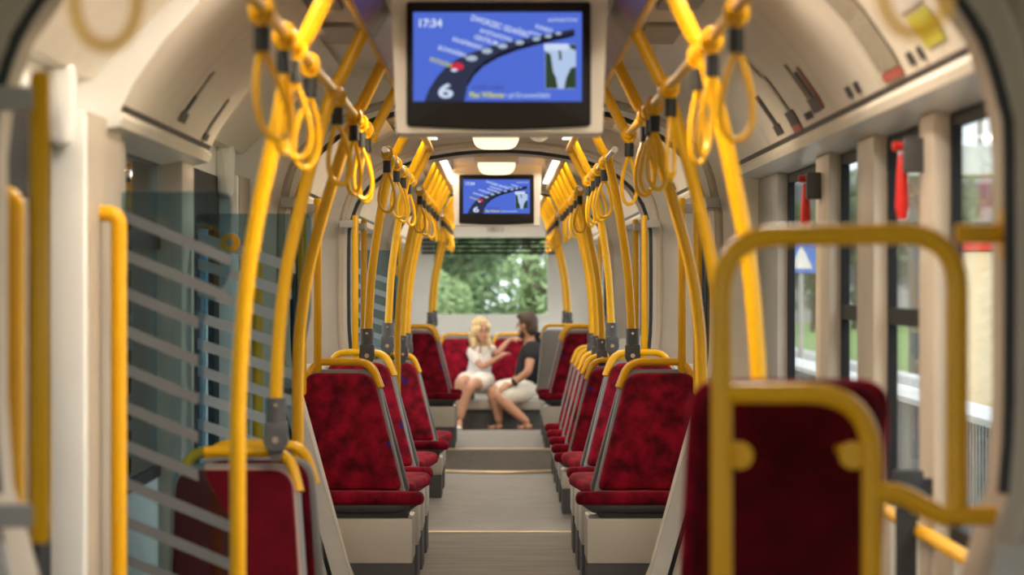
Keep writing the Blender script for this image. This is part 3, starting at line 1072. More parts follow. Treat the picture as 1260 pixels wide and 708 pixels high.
# rear section
for s in (-1, 1):
    n = SIDE[s]
    seat(s, 1, 25.66, 'red seat on a cream box at the %s of the people, nearest' % n, drop=0.03)
    seat(s, 1, 26.62, 'red seat at the %s of the people, just behind the nearest one' % n, drop=0.03)
seat(1, -1, 28.28, 'seat with bare grey back shell right behind the seated man', drop=0.03, ui=(0.37, 0.335), uo=0.80, cush=0.33, shell='shell_l')
# rear bench
bb = thing('bench_base', 'cream and charcoal base under the rear bench seats', 'bench', (0, 32.6, -0.155))
m = MB()
m.box(-1.05, 1.05, 32.2, 33.2, -0.155, 0.055)
m.build('plinth', M['skirt'], bb)
m = MB()
m.box(-1.06, 1.06, 32.16, 33.2, 0.055, 0.14, bev=0.008)
m.build('ledge', M['cream'], bb, smooth=True)
for k, xc in enumerate((-0.43, 0.10, 0.61)):
    # built on the right-hand side convention, so pass |x| through side=1 with signed u
    T = seat(1, 1, 32.25, '%s seat from the left on the rear bench under the back window' % ORD[k], zf=-0.215, ui=(xc - 0.15, xc - 0.21), uo=xc + 0.17, cush=xc - 0.23, box=False, htop=0.485)

# near left seat pair behind the striped glass
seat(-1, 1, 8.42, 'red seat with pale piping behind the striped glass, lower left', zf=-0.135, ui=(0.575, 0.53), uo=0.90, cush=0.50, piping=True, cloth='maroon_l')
seat(-1, -1, 9.90, 'red seat back to back with the piped one at lower left', zf=-0.125, ui=(0.545, 0.515), uo=0.85, cush=0.46, both=True)
# large dark red seat, right foreground, seen from behind on a podium
t = MB()
t.box(0.34, 1.08, 5.7, 7.0, -0.14, 0.215)
struct(t.build('trim_29', M['white']), 'white raised podium under the big seat at the right', 'podium')
seat(1, -1, 6.45, 'large blurred dark red seat seen from behind at the right', zf=0.215, ui=(0.352, 0.345), uo=0.685, cush=0.345, both=True, handle=False, box=False, seat_z=0.46, shell='fabric')

# ---------------------------------------------------------------- right foreground tube frame
FR = thing('tube_guard', 'big blurred yellow tube frame behind the right foreground seat', 'guard rail', (0.6, 5.58, -0.14))
d = 5.58
sc = F / d
def fp(x, y):
    return ((x - CX) / sc, d, zr(-(y - CY) / sc))
m = MB()
m.tube(curve3([(fp(888, 291)[0], d, -0.14), fp(888, 291), fp(1178, 287), fp(1178, 648), fp(1110, 608), fp(1074, 606)], 0.10, 10), 0.0185, n=16)
m.build('outer_hoop', M['yellow'], FR, smooth=True)
m = MB()
m.tube(curve3([fp(890, 484), fp(1073, 484), (fp(1073, 484)[0], d, 0.215)], 0.115, 10), 0.018, n=16)
m.build('inner_hoop', M['yellow'], FR, smooth=True)
for y in (288, 635):
    m = MB()
    p, q = fp(1176, y), (0.868, d, fp(0, y)[2])
    m.cyl(p, q, 0.0175, 14)
    m.cyl((0.860, d, q[2]), (0.872, d, q[2]), 0.045, 18)
    m.build('wall_stub', M['yellow'], FR, smooth=True)
for x in (910, 1050):
    m = MB()
    p = fp(x, 561)
    m.cyl((p[0], d + 0.012, p[2]), (p[0], 5.83, p[2]), 0.011, 10)
    m.cyl((p[0], d - 0.002, p[2]), (p[0], d + 0.015, p[2]), 0.024, 16)
    m.build('seat_stay', M['yellow'], FR, smooth=True)

WR = thing('wall_handrail', 'yellow handrail sloping away along the right window wall, low down', 'rail', (0.97, 7.2, zr(-0.58)))
m = MB()
m.cyl((0.985, 6.0, zr(-0.585)), (0.985, 8.4, zr(-0.585)), 0.017, 14)
m.build('tube', M['yellow'], WR, smooth=True)
for y in (6.1, 8.3):
    m = MB()
    m.cyl((0.985, y, zr(-0.585)), (XW, y, zr(-0.585)), 0.012, 10)
    m.build('bracket', M['chrome'], WR, smooth=True)
SB = thing('safety_belt', 'black safety belt hanging at the right beside the yellow frame', 'belt', (0.94, 7.6, 0.3))
m = MB()
m.box(0.925, 0.975, 7.6, 7.606, 0.1, zr(-0.50), bev=0.002)
m.build('webbing', M['black'], SB)
m = MB()
m.box(0.92, 0.99, 7.58, 7.625, zr(-0.52), zr(-0.44), bev=0.01)
m.box(0.97, XW, 7.59, 7.615, zr(-0.50), zr(-0.46))
m.build('buckle', M['black'], SB, smooth=True)

# emergency hammers
for k, dd in enumerate((10.27, 7.80)):
    G = thing('emergency_hammer', 'red emergency hammer on the %s beige pillar at the right' % ('third', 'first')[k], 'hammer', (0.97, dd, zr(0.2)))
    m = MB()
    m.box(0.965, 1.012, dd - 0.055, dd - 0.005, zr(0.26), zr(0.345), bev=0.006)
    m.build('holder', M['clamp'], G, smooth=True)
    m = MB()
    m.tube([(0.967, dd + 0.012, zr(0.15)), (0.967, dd + 0.012, zr(0.18)), (0.967, dd + 0.012, zr(0.26)), (0.967, dd + 0.012, zr(0.31))], [0.011, 0.017, 0.014, 0.009], n=10)
    m.cyl((0.945, dd + 0.012, zr(0.325)), (0.985, dd + 0.012, zr(0.325)), 0.012, 10)
    m.box(0.963, 1.011, dd - 0.006, dd + 0.01, zr(0.28), zr(0.30))
    m.build('hammer', M['red'], G, smooth=True)

# ---------------------------------------------------------------- route screens
SC = {}
SC['blue'] = emis('screen_blue', (0.085, 0.155, 0.66), 0.72)
SC['road'] = emis('screen_road', (0.032, 0.038, 0.075), 0.72)
SC['edge'] = emis('screen_road_edge', (0.012, 0.013, 0.03), 0.72)
SC['white'] = emis('screen_white', (0.62, 0.72, 0.92), 0.72)
SC['mark'] = emis('screen_mark', (0.40, 0.50, 0.62), 0.72)
SC['pale'] = emis('screen_pale', (0.58, 0.68, 0.95), 0.72)
SC['yellow'] = emis('screen_yellow', (0.60, 0.62, 0.06), 0.72)
SC['red'] = emis('screen_red', (0.62, 0.03, 0.06), 0.72)
SC['dark'] = emis('screen_dark_text', (0.05, 0.07, 0.30), 0.72)
SC['sky'] = emis('screen_photo_sky', (0.46, 0.58, 0.82), 0.72)
SC['tree'] = emis('screen_photo_tree', (0.035, 0.06, 0.028), 0.72)
def monitor(s, x0, x1, y0, y1, sx0, sx1, sy0, sy1, label, house):
    d = F / s
    def X(x): return (x - CX) / s
    def Z(y): return zr(-(y - CY) / s)
    G = thing('route_screen', label, 'screen', ((X(x0) + X(x1)) / 2, d, Z(y1)))
    m = MB()
    pts = rounded([(X(x0), Z(y1) + 0.004), ((X(x0) + X(x1)) / 2, Z(y1) - 0.008), (X(x1), Z(y1) + 0.004), (X(x1), Z(y0)), (X(x0), Z(y0))], [0.01, 0.2, 0.01, 0.01, 0.01], 4)
    m.pad(pts, lambda u, v, w: (u, d + 0.06 - w, v), 0.06, 0.006)
    # inner recess lip
    m.build('bezel', M['bezel'], G, smooth=True)
    m = MB()
    hx0, hx1 = X(house[0]), X(house[1])
    m.prism([(hx0, Z(y1) - 0.012), (hx1, Z(y1) - 0.012), (hx1 + 0.015, zr(0.80)), (hx0 - 0.015, zr(0.80))], d + 0.03, d + 0.35)
    m.build('housing', M['tan'], G)
    SX0, SX1, SZ0, SZ1 = X(sx0), X(sx1), Z(sy1), Z(sy0)
    def U(cx, cy, lay):   # crop pixel coordinates of the display artwork
        u = (cx - 40) / 915
        v = (cy - 68) / 492
        return (SX0 + (SX1 - SX0) * u, d - 0.003 - lay * 0.0012, SZ1 + (SZ0 - SZ1) * v)
    m = MB()
    m.quad([U(40, 68, 0), U(955, 68, 0), U(955, 560, 0), U(40, 560, 0)])
    disp = m.build('display', SC['blue'], G)
    outer = [(100, 560), (125, 495), (165, 430), (215, 372), (275, 328), (360, 290), (480, 250), (640, 215), (800, 182), (915, 160)]
    inner = [(318, 560), (335, 470), (370, 410), (420, 360), (500, 312), (600, 272), (700, 244), (800, 220), (870, 205), (915, 192)]
    m = MB()
    for i in range(9):
        m.quad([U(*outer[i], 1), U(*outer[i + 1], 1), U(*inner[i + 1], 1), U(*inner[i], 1)])
    m.build('route_band', SC['road'], disp)
    m = MB()
    for i in range(1, 9):
        a, b = inner[i], inner[i + 1]
        m.quad([U(a[0], a[1] + 8, 0.5), U(b[0], b[1] + 8, 0.5), U(b[0], b[1] - 14, 2), U(a[0], a[1] - 20, 2)])
    m.build('route_edge', SC['edge'], disp)
    for k, (cx, cy) in enumerate(((357, 323), (440, 283), (525, 256), (617, 236), (708, 216), (772, 201), (828, 186))):
        r = 31 - k * 2.4
        m = MB()
        m.bm.faces.new([m.bm.verts.new(U(cx + r * math.cos(a), cy + r * 0.52 * math.sin(a), 3)) for a in [2 * math.pi * j / 20 for j in range(20)]])
        m.build('stop_mark', SC['mark'], disp)
    m = MB()
    m.bm.faces.new([m.bm.verts.new(U(278 + 36 * math.cos(a), 368 + 22 * math.sin(a), 3)) for a in [2 * math.pi * j / 20 for j in range(20)]])
    m.build('tram_mark', SC['red'], disp)
    m = MB()
    m.bm.faces.new([m.bm.verts.new(U(262 + 18 * math.cos(a), 388 + 9 * math.sin(a), 4)) for a in [2 * math.pi * j / 14 for j in range(14)]])
    m.build('tram_mark_front', SC['white'], disp)
    sxs = (SX1 - SX0) / 915
    def word(body, cx, cy, width, col, ang=0.0, lay=3, name='lettering', ysc=1.0, bold=0.0):
        me = text_mesh(body, 1.0, bold)
        xs = [v.co.x for v in me.vertices]
        w = max(xs) - min(xs)
        k = width * sxs / w
        rot = Matrix.Rotation(-ang, 3, 'Y')
        p0 = Vector(U(cx, cy, lay))
        for v in me.vertices:
            q = Vector((v.co.x * k, 0, v.co.y * k * ysc))
            q = Matrix.Rotation(ang, 3, 'Y') @ q
            v.co = p0 + q - Vector(G.location)
        link(name, me, SC[col], disp, False)
    word('17:34', 62, 150, 125, 'white', bold=0.03)
    word('ALPINIST\u00d3W', 768, 122, 165, 'white')
    word('6', 174, 538, 80, 'white', ysc=0.62, bold=0.03)
    word('KIERUNEK', 362, 497, 170, 'dark')
    word('Plac Wilsona', 345, 538, 185, 'yellow', ysc=1.15, bold=0.03)
    word('\u2022 pl.Grunwaldzki', 535, 538, 245, 'white')
    for body, cx, cy, wd, col in (('POTOCKA', 128, 338, 125, 'yellow'), ('S\u0141OWIA\u0143SKA', 172, 272, 160, 'pale'), ('KRASI\u0143SKIEGO', 250, 226, 168, 'pale'), ('CENTRUM', 368, 215, 130, 'pale'), ('WYSTAWOWA', 398, 180, 185, 'pale'), ('DWORZEC GDA\u0143SKI', 350, 112, 325, 'pale'), ('KONWA', 664, 184, 70, 'pale'), ('RONDO', 700, 156, 95, 'pale')):
        word(body, cx, cy, wd, col, ang=math.radians(17), ysc=1.25, bold=0.025)
    m = MB()
    m.quad([U(755, 245, 1), U(922, 245, 1), U(922, 490, 1), U(755, 490, 1)])
    m.build('picture', SC['sky'], disp)
    m = MB()
    for poly in ([(757, 285), (785, 300), (800, 400), (815, 430), (825, 488), (757, 488)], [(922, 370), (895, 375), (870, 430), (858, 488), (922, 488)], [(828, 275), (842, 285), (846, 330), (832, 335)], [(885, 247), (922, 247), (922, 280), (895, 270)]):
        m.bm.faces.new([m.bm.verts.new(U(*p, 2)) for p in poly])
    m.build('picture_trees', SC['tree'], disp)
    m = MB()
    m.quad([U(750, 243, 2), U(880, 243, 2), U(880, 278, 2), U(750, 278, 2)])
    m.build('picture_caption', SC['white'], disp)
    m = MB()
    me = text_mesh('BARCO', 1.0)
    m.bm.free()
    bpy.data.meshes.remove(me)
    return G
monitor(460, 500, 727, 2, 157, 508.5, 716, 15, 125, 'large route screen hanging from the ceiling close to the camera', (487, 742))
monitor(184, 565, 657, 215, 275.5, 570, 652, 221, 263, 'smaller route screen hanging farther down the tram', (559, 664))

# ---------------------------------------------------------------- notices on the slanted panels
def vpt(side, d, t, lift=0.004):
    """point on the slanted valance; t 0 (bottom) .. 1 (top)"""
    P = VP[3:8]
    L = [0]
    for a, b in zip(P, P[1:]):
        L.append(L[-1] + math.hypot(b[0] - a[0], b[1] - a[1]))
    q = t * L[-1]
    for i in range(len(P) - 1):
        if q <= L[i + 1] + 1e-9:
            f = (q - L[i]) / (L[i + 1] - L[i])
            x = P[i][0] + (P[i + 1][0] - P[i][0]) * f
            z = P[i][1] + (P[i + 1][1] - P[i][1]) * f
            return (side * (x - lift), d, zr(z - lift * 0.7 - LDROP[side]))
def decal(side, d0, d1, t0, t1, m, name, label, parent=None):
    b = MB()
    n = 5
    for lift in (0.004, 0.001):
        for k in range(n):
            a, c = t0 + (t1 - t0) * k / n, t0 + (t1 - t0) * (k + 1) / n
            b.quad([vpt(side, d0, a, lift), vpt(side, d1, a, lift), vpt(side, d1, c, lift), vpt(side, d0, c, lift)])
    o = b.build(name, M[m], parent)
    if label:
        tag(o, label, 'notice')
    return o
def notice(side, parts, label):
    T = thing('notice', label, 'notice', vpt(side, parts[0][0], parts[0][2]))
    for d0, d1, t0, t1, m in parts:
        decal(side, d0, d1, t0, t1, m, 'print', None, T)
notice(1, [(7.40, 7.76, 0.12, 0.95, 'ink_g'), (7.40, 7.76, 0.95, 0.99, 'ink_r'), (7.40, 7.76, 0.06, 0.11, 'ink_r')], 'long narrow grey text notice on the right slanted panel')
notice(1, [(6.62, 6.98, 0.33, 0.50, 'sticker_w'), (6.62, 6.92, 0.12, 0.30, 'sticker_y')], 'white and yellow sticker on the right slanted panel')
notice(1, [(9.20, 9.44, 0.10, 0.20, 'ink'), (9.24, 9.30, 0.2, 0.40, 'ink'), (9.36, 9.40, 0.2, 0.48, 'ink_g'), (9.14, 9.18, 0.1, 0.42, 'ink_r')], 'black and red pictogram low on the right slanted panel')
notice(1, [(9.92, 10.18, 0.09, 0.2, 'ink'), (9.92, 10.18, 0.04, 0.09, 'ink_r'), (10.0, 10.06, 0.2, 0.5, 'ink_g'), (10.08, 10.11, 0.5, 0.7, 'ink_g')], 'tall pictogram with a red foot on the right slanted panel')
notice(1, [(10.50, 10.72, 0.08, 0.16, 'ink'), (10.56, 10.66, 0.16, 0.42, 'ink')], 'farthest black pictogram on the right slanted panel')
notice(1, [(9.60, 9.70, 0.08, 0.13, 'ink'), (9.50, 9.56, 0.08, 0.13, 'ink')], 'pair of tiny dark marks between the pictograms')
notice(1, [(8.43, 8.52, 0.08, 0.15, 'ink'), (8.24, 8.32, 0.08, 0.15, 'ink')], 'pair of tiny dark marks low on the right slanted panel')
notice(1, [(7.16, 7.24, 0.08, 0.15, 'ink'), (7.0, 7.06, 0.08, 0.15, 'ink')], 'pair of tiny dark marks beside the yellow sticker')
notice(-1, [(9.22, 9.40, 0.10, 0.17, 'ink'), (9.26, 9.32, 0.17, 0.30, 'ink'), (9.28, 9.31, 0.30, 0.5, 'ink_g')], 'dark pictogram on the left slanted panel')
notice(-1, [(10.05, 10.2, 0.06, 0.11, 'ink'), (10.08, 10.13, 0.11, 0.4, 'ink_g')], 'thin dark text mark on the left slanted panel')
for k, dd in enumerate((16.9, 17.2)):
    notice(1, [(dd, dd + 0.08, 0.08, 0.16, 'ink'), (dd + 0.12, dd + 0.18, 0.08, 0.16, 'ink')], 'small dark mark low on the right panel before the second arch, %s' % ('nearer', 'farther')[k])

# ---------------------------------------------------------------- people
SK_F = mat('skin_fair', (0.52, 0.28, 0.185), rough=0.5, var=0.05, scale=15)
SK_M = mat('skin_tanned', (0.42, 0.21, 0.13), rough=0.5, var=0.05, scale=15)
HAIR_F = mat('blonde_hair', (0.80, 0.63, 0.36), rough=0.5, scale=60, col2=(0.60, 0.43, 0.20))
HAIR_M = mat('brown_hair', (0.07, 0.035, 0.018), rough=0.6, scale=60, col2=(0.03, 0.015, 0.008))
W_CLOTH = mat('white_cotton', (0.80, 0.77, 0.74), rough=0.8, scale=18, bump=0.3, var=0.03)
B_CLOTH = mat('black_cotton', (0.006, 0.0065, 0.009), rough=0.85, scale=18, bump=0.3)
S_CLOTH = mat('off_white_cotton', (0.74, 0.70, 0.62), rough=0.8, scale=18, bump=0.4, var=0.04)
EYE = mat('eye_dark', (0.03, 0.02, 0.015), rough=0.3)
LIP = mat('lip_red', (0.50, 0.12, 0.10), rough=0.4)
LEATHER = mat('brown_leather', (0.13, 0.05, 0.03), rough=0.6)

def skin_mesh(chains, voxel=0.012, balls=(), smooth=6):
    """chains: lists of (point, radius) - the first chain holds the root; all are welded by a voxel remesh"""
    acc = bmesh.new()
    for ch in chains:
        bm = bmesh.new()
        lay = bm.verts.layers.skin.verify()
        prev = None
        for i, (p, r) in enumerate(ch):
            v = bm.verts.new(p)
            rr = r if isinstance(r, (tuple, list)) else (r, r)
            v[lay].radius = rr
            if i == 0:
                v[lay].use_root = True
            if prev:
                bm.edges.new((prev, v))
            prev = v
        me = bpy.data.meshes.new('tmp')
        bm.to_mesh(me)
        bm.free()
        o = bpy.data.objects.new('tmp', me)
        C.objects.link(o)
        sk = o.modifiers.new('skin', 'SKIN')
        sk.use_smooth_shade = True
        ss = o.modifiers.new('sub', 'SUBSURF')
        ss.levels = 2
        dg = bpy.context.evaluated_depsgraph_get()
        m2 = bpy.data.meshes.new_from_object(o.evaluated_get(dg))
        acc.from_mesh(m2)
        bpy.data.objects.remove(o)
        bpy.data.meshes.remove(me)
        bpy.data.meshes.remove(m2)
    for c, r, scl in balls:
        rr = bmesh.ops.create_uvsphere(acc, u_segments=20, v_segments=14, radius=r)
        bmesh.ops.scale(acc, vec=scl, verts=rr['verts'])
        bmesh.ops.translate(acc, vec=c, verts=rr['verts'])
    me = bpy.data.meshes.new('tmp')
    acc.to_mesh(me)
    acc.free()
    o = bpy.data.objects.new('tmp', me)
    C.objects.link(o)
    rm = o.modifiers.new('remesh', 'REMESH')
    rm.mode = 'VOXEL'
    rm.voxel_size = voxel
    if smooth:
        sm = o.modifiers.new('smooth', 'SMOOTH')
        sm.iterations = smooth
        sm.factor = 0.4
    dg = bpy.context.evaluated_depsgraph_get()
    out = bpy.data.meshes.new_from_object(o.evaluated_get(dg))
    bpy.data.objects.remove(o)
    bpy.data.meshes.remove(me)
    return out

def put(name, me, m, parent):
    for v in me.vertices:
        v.co -= Vector(parent.location)
    return link(name, me, m, parent, True)

def hand(wrist, direction, normal, size=0.17, curl=0.5, mirror=1):
    """palm + five finger chains; direction along the hand, normal out of the back of the hand"""
    w = Vector(wrist)
    a = Vector(direction).normalized()
    nrm = Vector(normal)
    nrm = (nrm - a * nrm.dot(a)).normalized()
    b = a.cross(nrm) * mirror
    ch = []
    palm = w + a * size * 0.45
    ch.append([(w - a * 0.02, (0.024, 0.019)), (w + a * size * 0.2, (0.034, 0.016)), (palm, (0.036, 0.014))])
    for k, (off, ln) in enumerate(((-0.031, 0.40), (-0.010, 0.46), (0.011, 0.43), (0.031, 0.33))):
        base = w + a * size * 0.42 + b * off
        p1 = base + (a * math.cos(curl * 0.5) - nrm * math.sin(curl * 0.5)) * size * ln * 0.45
        p2 = p1 + (a * math.cos(curl * 1.4) - nrm * math.sin(curl * 1.4)) * size * ln * 0.33
        p3 = p2 + (a * math.cos(curl * 2.2) - nrm * math.sin(curl * 2.2)) * size * ln * 0.25
        ch.append([(base - a * 0.02, 0.0095), (base, 0.0095), (p1, 0.0088), (p2, 0.008), (p3, 0.0065)])
    t0 = w + a * size * 0.15 - b * 0.03
    t1 = t0 + (a * 0.6 - b * 0.75 - nrm * 0.2).normalized() * size * 0.22
    t2 = t1 + (a * 0.9 - b * 0.35 - nrm * 0.3).normalized() * size * 0.17
    ch.append([(t0 + b * 0.015, 0.012), (t0, 0.012), (t1, 0.0095), (t2, 0.0075)])
    return ch

def head_balls(c, look, r=0.1):
    """skull, jaw, nose and ears around centre c looking along look"""
    c = Vector(c)
    f = Vector(look).normalized()
    s = f.cross(Vector((0, 0, 1))).normalized()
    out = [(c + Vector((0, 0, 0.02)), r, (0.86, 0.92, 1.02)), (c + f * 0.018 + Vector((0, 0, -0.055)), r * 0.72, (0.9, 0.95, 0.95))]
    out.append((c + f * 0.045 + Vector((0, 0, -0.095)), r * 0.34, (1, 1, 0.8)))           # chin
    out.append((c + f * 0.098 + Vector((0, 0, -0.012)), r * 0.14, (0.9, 0.9, 1.2)))       # nose
    out.append((c + f * 0.092 + Vector((0, 0, 0.012)), r * 0.11, (0.9, 0.9, 1.4)))
    for k in (-1, 1):
        out.append((c + s * k * 0.085 + f * -0.008, r * 0.24, (0.5, 0.8, 1.15)))           # ears
    return out, f, s

def face(parent, c, f, s, k_=0.88):
    c = Vector(c)
    f = f * k_
    s = s * k_
    for k in (-1, 1):
        m = MB()
        m.ball(c + f * 0.080 + s * k * 0.034 + Vector((0, 0, 0.018)), 0.012, 10, (1, 1, 0.7))
        m.build('eye', EYE, parent, smooth=True)
        m = MB()
        m.tube([c + f * 0.086 + s * k * 0.018 + Vector((0, 0, 0.040)), c + f * 0.084 + s * k * 0.036 + Vector((0, 0, 0.045)), c + f * 0.070 + s * k * 0.054 + Vector((0, 0, 0.039))], 0.004, n=6)
        m.build('eyebrow', EYE, parent, smooth=True)
    m = MB()
    m.tube([c + f * 0.078 + s * -0.028 + Vector((0, 0, -0.052)), c + f * 0.090 + s * -0.010 + Vector((0, 0, -0.060)), c + f * 0.090 + s * 0.010 + Vector((0, 0, -0.060)), c + f * 0.078 + s * 0.028 + Vector((0, 0, -0.052))], 0.006, n=8)
    m.build('mouth', LIP, parent, smooth=True)

SP = 122.0
def pp(x, y, dd=0.0):
    """point near the rear bench from photo coordinates, dd metres nearer (-) or farther (+) than 32.4 m"""
    d = 32.40 + dd
    return Vector(((x - CX) * d / F, d, zr(-(y - CY) * d / F)))

# --- woman
wo = thing('person', 'smiling blonde person in a short white dress sitting with arms on the seat back', 'person', tuple(pp(588, 480)))
hc = pp(591.5, 406, -0.08)
look = Vector((0.42, -0.85, -0.10))
hb, hf, hs = head_balls(hc, look, 0.086)
pel = pp(588, 468, 0.05)
chest = pp(592, 436, 0.02)
neck = pp(591, 424, -0.02)
shR, shL = pp(577.5, 430, -0.02), pp(605, 429, 0.02)
elR, waR = pp(592, 452, -0.20), pp(619, 437, -0.10)
elL, waL = pp(606, 431, -0.26), pp(627, 418, 0.08)
elL = pp(611, 436, 0.0)
hipR, hipL = pp(579, 470, 0.03), pp(598, 471, 0.0)
knR, anR = pp(566, 470, -0.52), pp(563, 519, -0.50)
knL, anL = pp(580, 474, -0.56), pp(566.5, 517, -0.54)
chains = [[(pel, (0.14, 0.11)), ((pel + chest) / 2, (0.115, 0.09)), (chest, (0.13, 0.09)), (neck + Vector((0, 0, -0.03)), (0.07, 0.06)), (neck, 0.042), (hc + Vector((0, 0, -0.04)), 0.045)],
          [(chest, 0.07), (shR, 0.048), ((shR + elR) / 2, 0.040), (elR, 0.034), ((elR + waR) / 2, 0.031), (waR, 0.023)],
          [(chest, 0.07), (shL, 0.048), ((shL + elL) / 2, 0.040), (elL, 0.034), ((elL + waL) / 2, 0.031), (waL, 0.023)],
          [(pel, 0.10), (hipR, 0.09), ((hipR + knR) / 2, 0.074), (knR, 0.056), ((knR + anR) / 2 + Vector((0, 0.02, 0.05)), 0.052), (anR, 0.034)],
          [(pel, 0.10), (hipL, 0.09), ((hipL + knL) / 2, 0.074), (knL, 0.056), ((knL + anL) / 2 + Vector((0, 0.02, 0.05)), 0.052), (anL, 0.034)],
          [(anR, 0.034), (anR + Vector((-0.01, -0.02, -0.045)), 0.034), (anR + Vector((-0.03, -0.14, -0.07)), (0.036, 0.022))],
          [(anL, 0.034), (anL + Vector((-0.01, -0.02, -0.045)), 0.034), (anL + Vector((-0.03, -0.14, -0.07)), (0.036, 0.022))]]
chains += hand(waR, pp(628, 431, 0.05) - waR, (0, -0.3, 1), 0.16, 0.55, 1)
chains += hand(waL, pp(640, 416, 0.12) - waL, (0, -0.3, 1), 0.16, 0.35, -1)
put('body', skin_mesh(chains, 0.009, hb, 3), SK_F, wo)
# dress
dr = [[(pel + Vector((0, -0.02, -0.01)), (0.165, 0.14)), ((pel + chest) / 2, (0.160, 0.120)), (chest, (0.165, 0.118)), (neck + Vector((0, 0.015, -0.035)), (0.082, 0.072))],
      [(chest, 0.085), (shR, 0.062), (shR.lerp(elR, 0.80), 0.066)],
      [(chest, 0.085), (shL, 0.062), (shL.lerp(elL, 0.55), 0.060)],
      [(pel, 0.14), (hipR, 0.118), (hipR.lerp(knR, 0.60), 0.103)],
      [(pel, 0.14), (hipL, 0.128), (hipL.lerp(knL, 0.55), 0.125), (hipL.lerp(knL, 0.62) + Vector((0.06, 0, -0.06)), 0.07)]]
m = MB()
for k in (-1, 1):
    cl = neck + Vector((0, -0.05, -0.05))
    m.pad(rounded([(0.0, 0.03), (0.075, 0.035), (0.06, -0.05), (0.015, -0.10)], 0.01, 3), lambda u, v, w_, cl=cl, k=k: (cl.x + k * (u + 0.004), cl.y - 0.055 + 0.5 * u - w_ - 0.2 * v, cl.z + v), 0.008, 0.002)
m.build('collar', W_CLOTH, wo, smooth=True)
put('dress', skin_mesh(dr, 0.010, [], 5), W_CLOTH, wo)
up = Vector((0, 0, 1))
hair = [(hc - hf * 0.022 + up * 0.04, 0.091, (0.95, 0.98, 1.0)), (hc + hs * 0.076 - hf * 0.01 + up * -0.03, 0.044, (0.8, 1, 1.8)), (hc - hs * 0.076 - hf * 0.01 + up * -0.03, 0.044, (0.8, 1, 1.8)),
        (hc + hs * 0.08 + up * -0.125, 0.042, (0.85, 1, 1.5)), (hc - hs * 0.082 + up * -0.125, 0.042, (0.85, 1, 1.5)), (hc - hf * 0.07 + up * -0.10, 0.085, (1.1, 0.8, 1.3)),
        (hc + hf * 0.045 + up * 0.088, 0.03, (1.2, 1, 0.7))]
rh = random.Random(3)
for k in range(26):
    an = rh.uniform(0.6, 5.7)
    hair.append((hc + (hf * math.cos(an) + hs * math.sin(an)) * 0.078 + up * rh.uniform(-0.18, 0.06), rh.uniform(0.018, 0.030), (1, 1, 1.3)))
hair = [h for h in hair if (Vector(h[0]) - hc).normalized().dot(hf) < 0.75 or h[0].z > hc.z + 0.06]
put('hair', skin_mesh([], 0.010, hair, 3), HAIR_F, wo)
face(wo, hc, hf, hs)
for an in (anR, anL):
    m = MB()
    m.ball(an + Vector((-0.025, -0.09, -0.075)), 0.05, 12, (0.9, 2.2, 0.55))
    m.build('shoe', W_CLOTH, wo, smooth=True)

# --- man
ma = thing('person', 'bearded person in a black shirt and off-white shorts turned sideways on the bench', 'person', tuple(pp(640, 480)))
hc = pp(647.5, 401, -0.38)
look = Vector((-0.90, 0.36, -0.04))
hb, hf, hs = head_balls(hc, look, 0.089)
pel = pp(648, 476, -0.33)
chest = pp(655, 434, -0.33)
neck = pp(652.5, 417, -0.36)
shN, shF = pp(655, 425, -0.50), pp(655, 428, -0.15)
elN, waN = pp(650, 458, -0.64), pp(630, 473, -0.62)
elF, waF = pp(647, 454, -0.08), pp(632, 468, -0.12)
hipN, hipF = pp(646, 481, -0.43), pp(643, 478, -0.23)
knN, anN = pp(610, 488, -0.62), pp(651, 522, -0.64)
knF, anF = pp(604, 482, -0.38), pp(615, 522, -0.50)
chains = [[(pel, (0.15, 0.12)), ((pel + chest) / 2, (0.14, 0.11)), (chest, (0.16, 0.11)), (neck + Vector((0, 0, -0.04)), (0.085, 0.075)), (neck, 0.054), (hc + Vector((0, 0, -0.04)), 0.055)],
          [(chest, 0.09), (shN, 0.062), ((shN + elN) / 2, 0.052), (elN, 0.043), ((elN + waN) / 2, 0.041), (waN, 0.029)],
          [(chest, 0.09), (shF, 0.062), ((shF + elF) / 2, 0.052), (elF, 0.043), ((elF + waF) / 2, 0.041), (waF, 0.029)],
          [(pel, 0.11), (hipN, 0.10), ((hipN + knN) / 2, 0.085), (knN, 0.062), (knN.lerp(anN, 0.4) + Vector((0.02, 0, -0.01)), 0.058), (anN, 0.037)],
          [(pel, 0.11), (hipF, 0.10), ((hipF + knF) / 2, 0.085), (knF, 0.062), (knF.lerp(anF, 0.4) + Vector((0.015, 0.01, 0)), 0.058), (anF, 0.037)],
          [(anN, 0.037), (anN + Vector((0.01, 0, -0.03)), 0.036), (anN + Vector((-0.12, -0.05, -0.045)), (0.038, 0.022))],
          [(anF, 0.037), (anF + Vector((0.01, 0, -0.03)), 0.036), (anF + Vector((-0.12, -0.05, -0.045)), (0.038, 0.022))]]
chains += hand(waN, pp(616, 478, -0.64) - waN, (0.1, -0.6, 0.8), 0.18, 0.35, -1)
chains += hand(waF, pp(620, 474, -0.20) - waF, (0, 0, 1), 0.18, 0.4, 1)
put('body', skin_mesh(chains, 0.009, hb, 3), SK_M, ma)
tee = [[(pel + Vector((0, 0, 0.0)), (0.175, 0.155)), ((pel + chest) / 2, (0.178, 0.148)), (chest, (0.195, 0.145)), (neck + Vector((0.008, 0, -0.012)), (0.084, 0.076))],
       [(chest, 0.11), (shN, 0.082), (shN.lerp(elN, 0.62), 0.074)],
       [(chest, 0.11), (shF, 0.082), (shF.lerp(elF, 0.62), 0.074)]]
put('shirt', skin_mesh(tee, 0.010, [(neck + Vector((0.085, 0.03, 0.0)), 0.065, (0.7, 1.3, 1.1))], 5), B_CLOTH, ma)
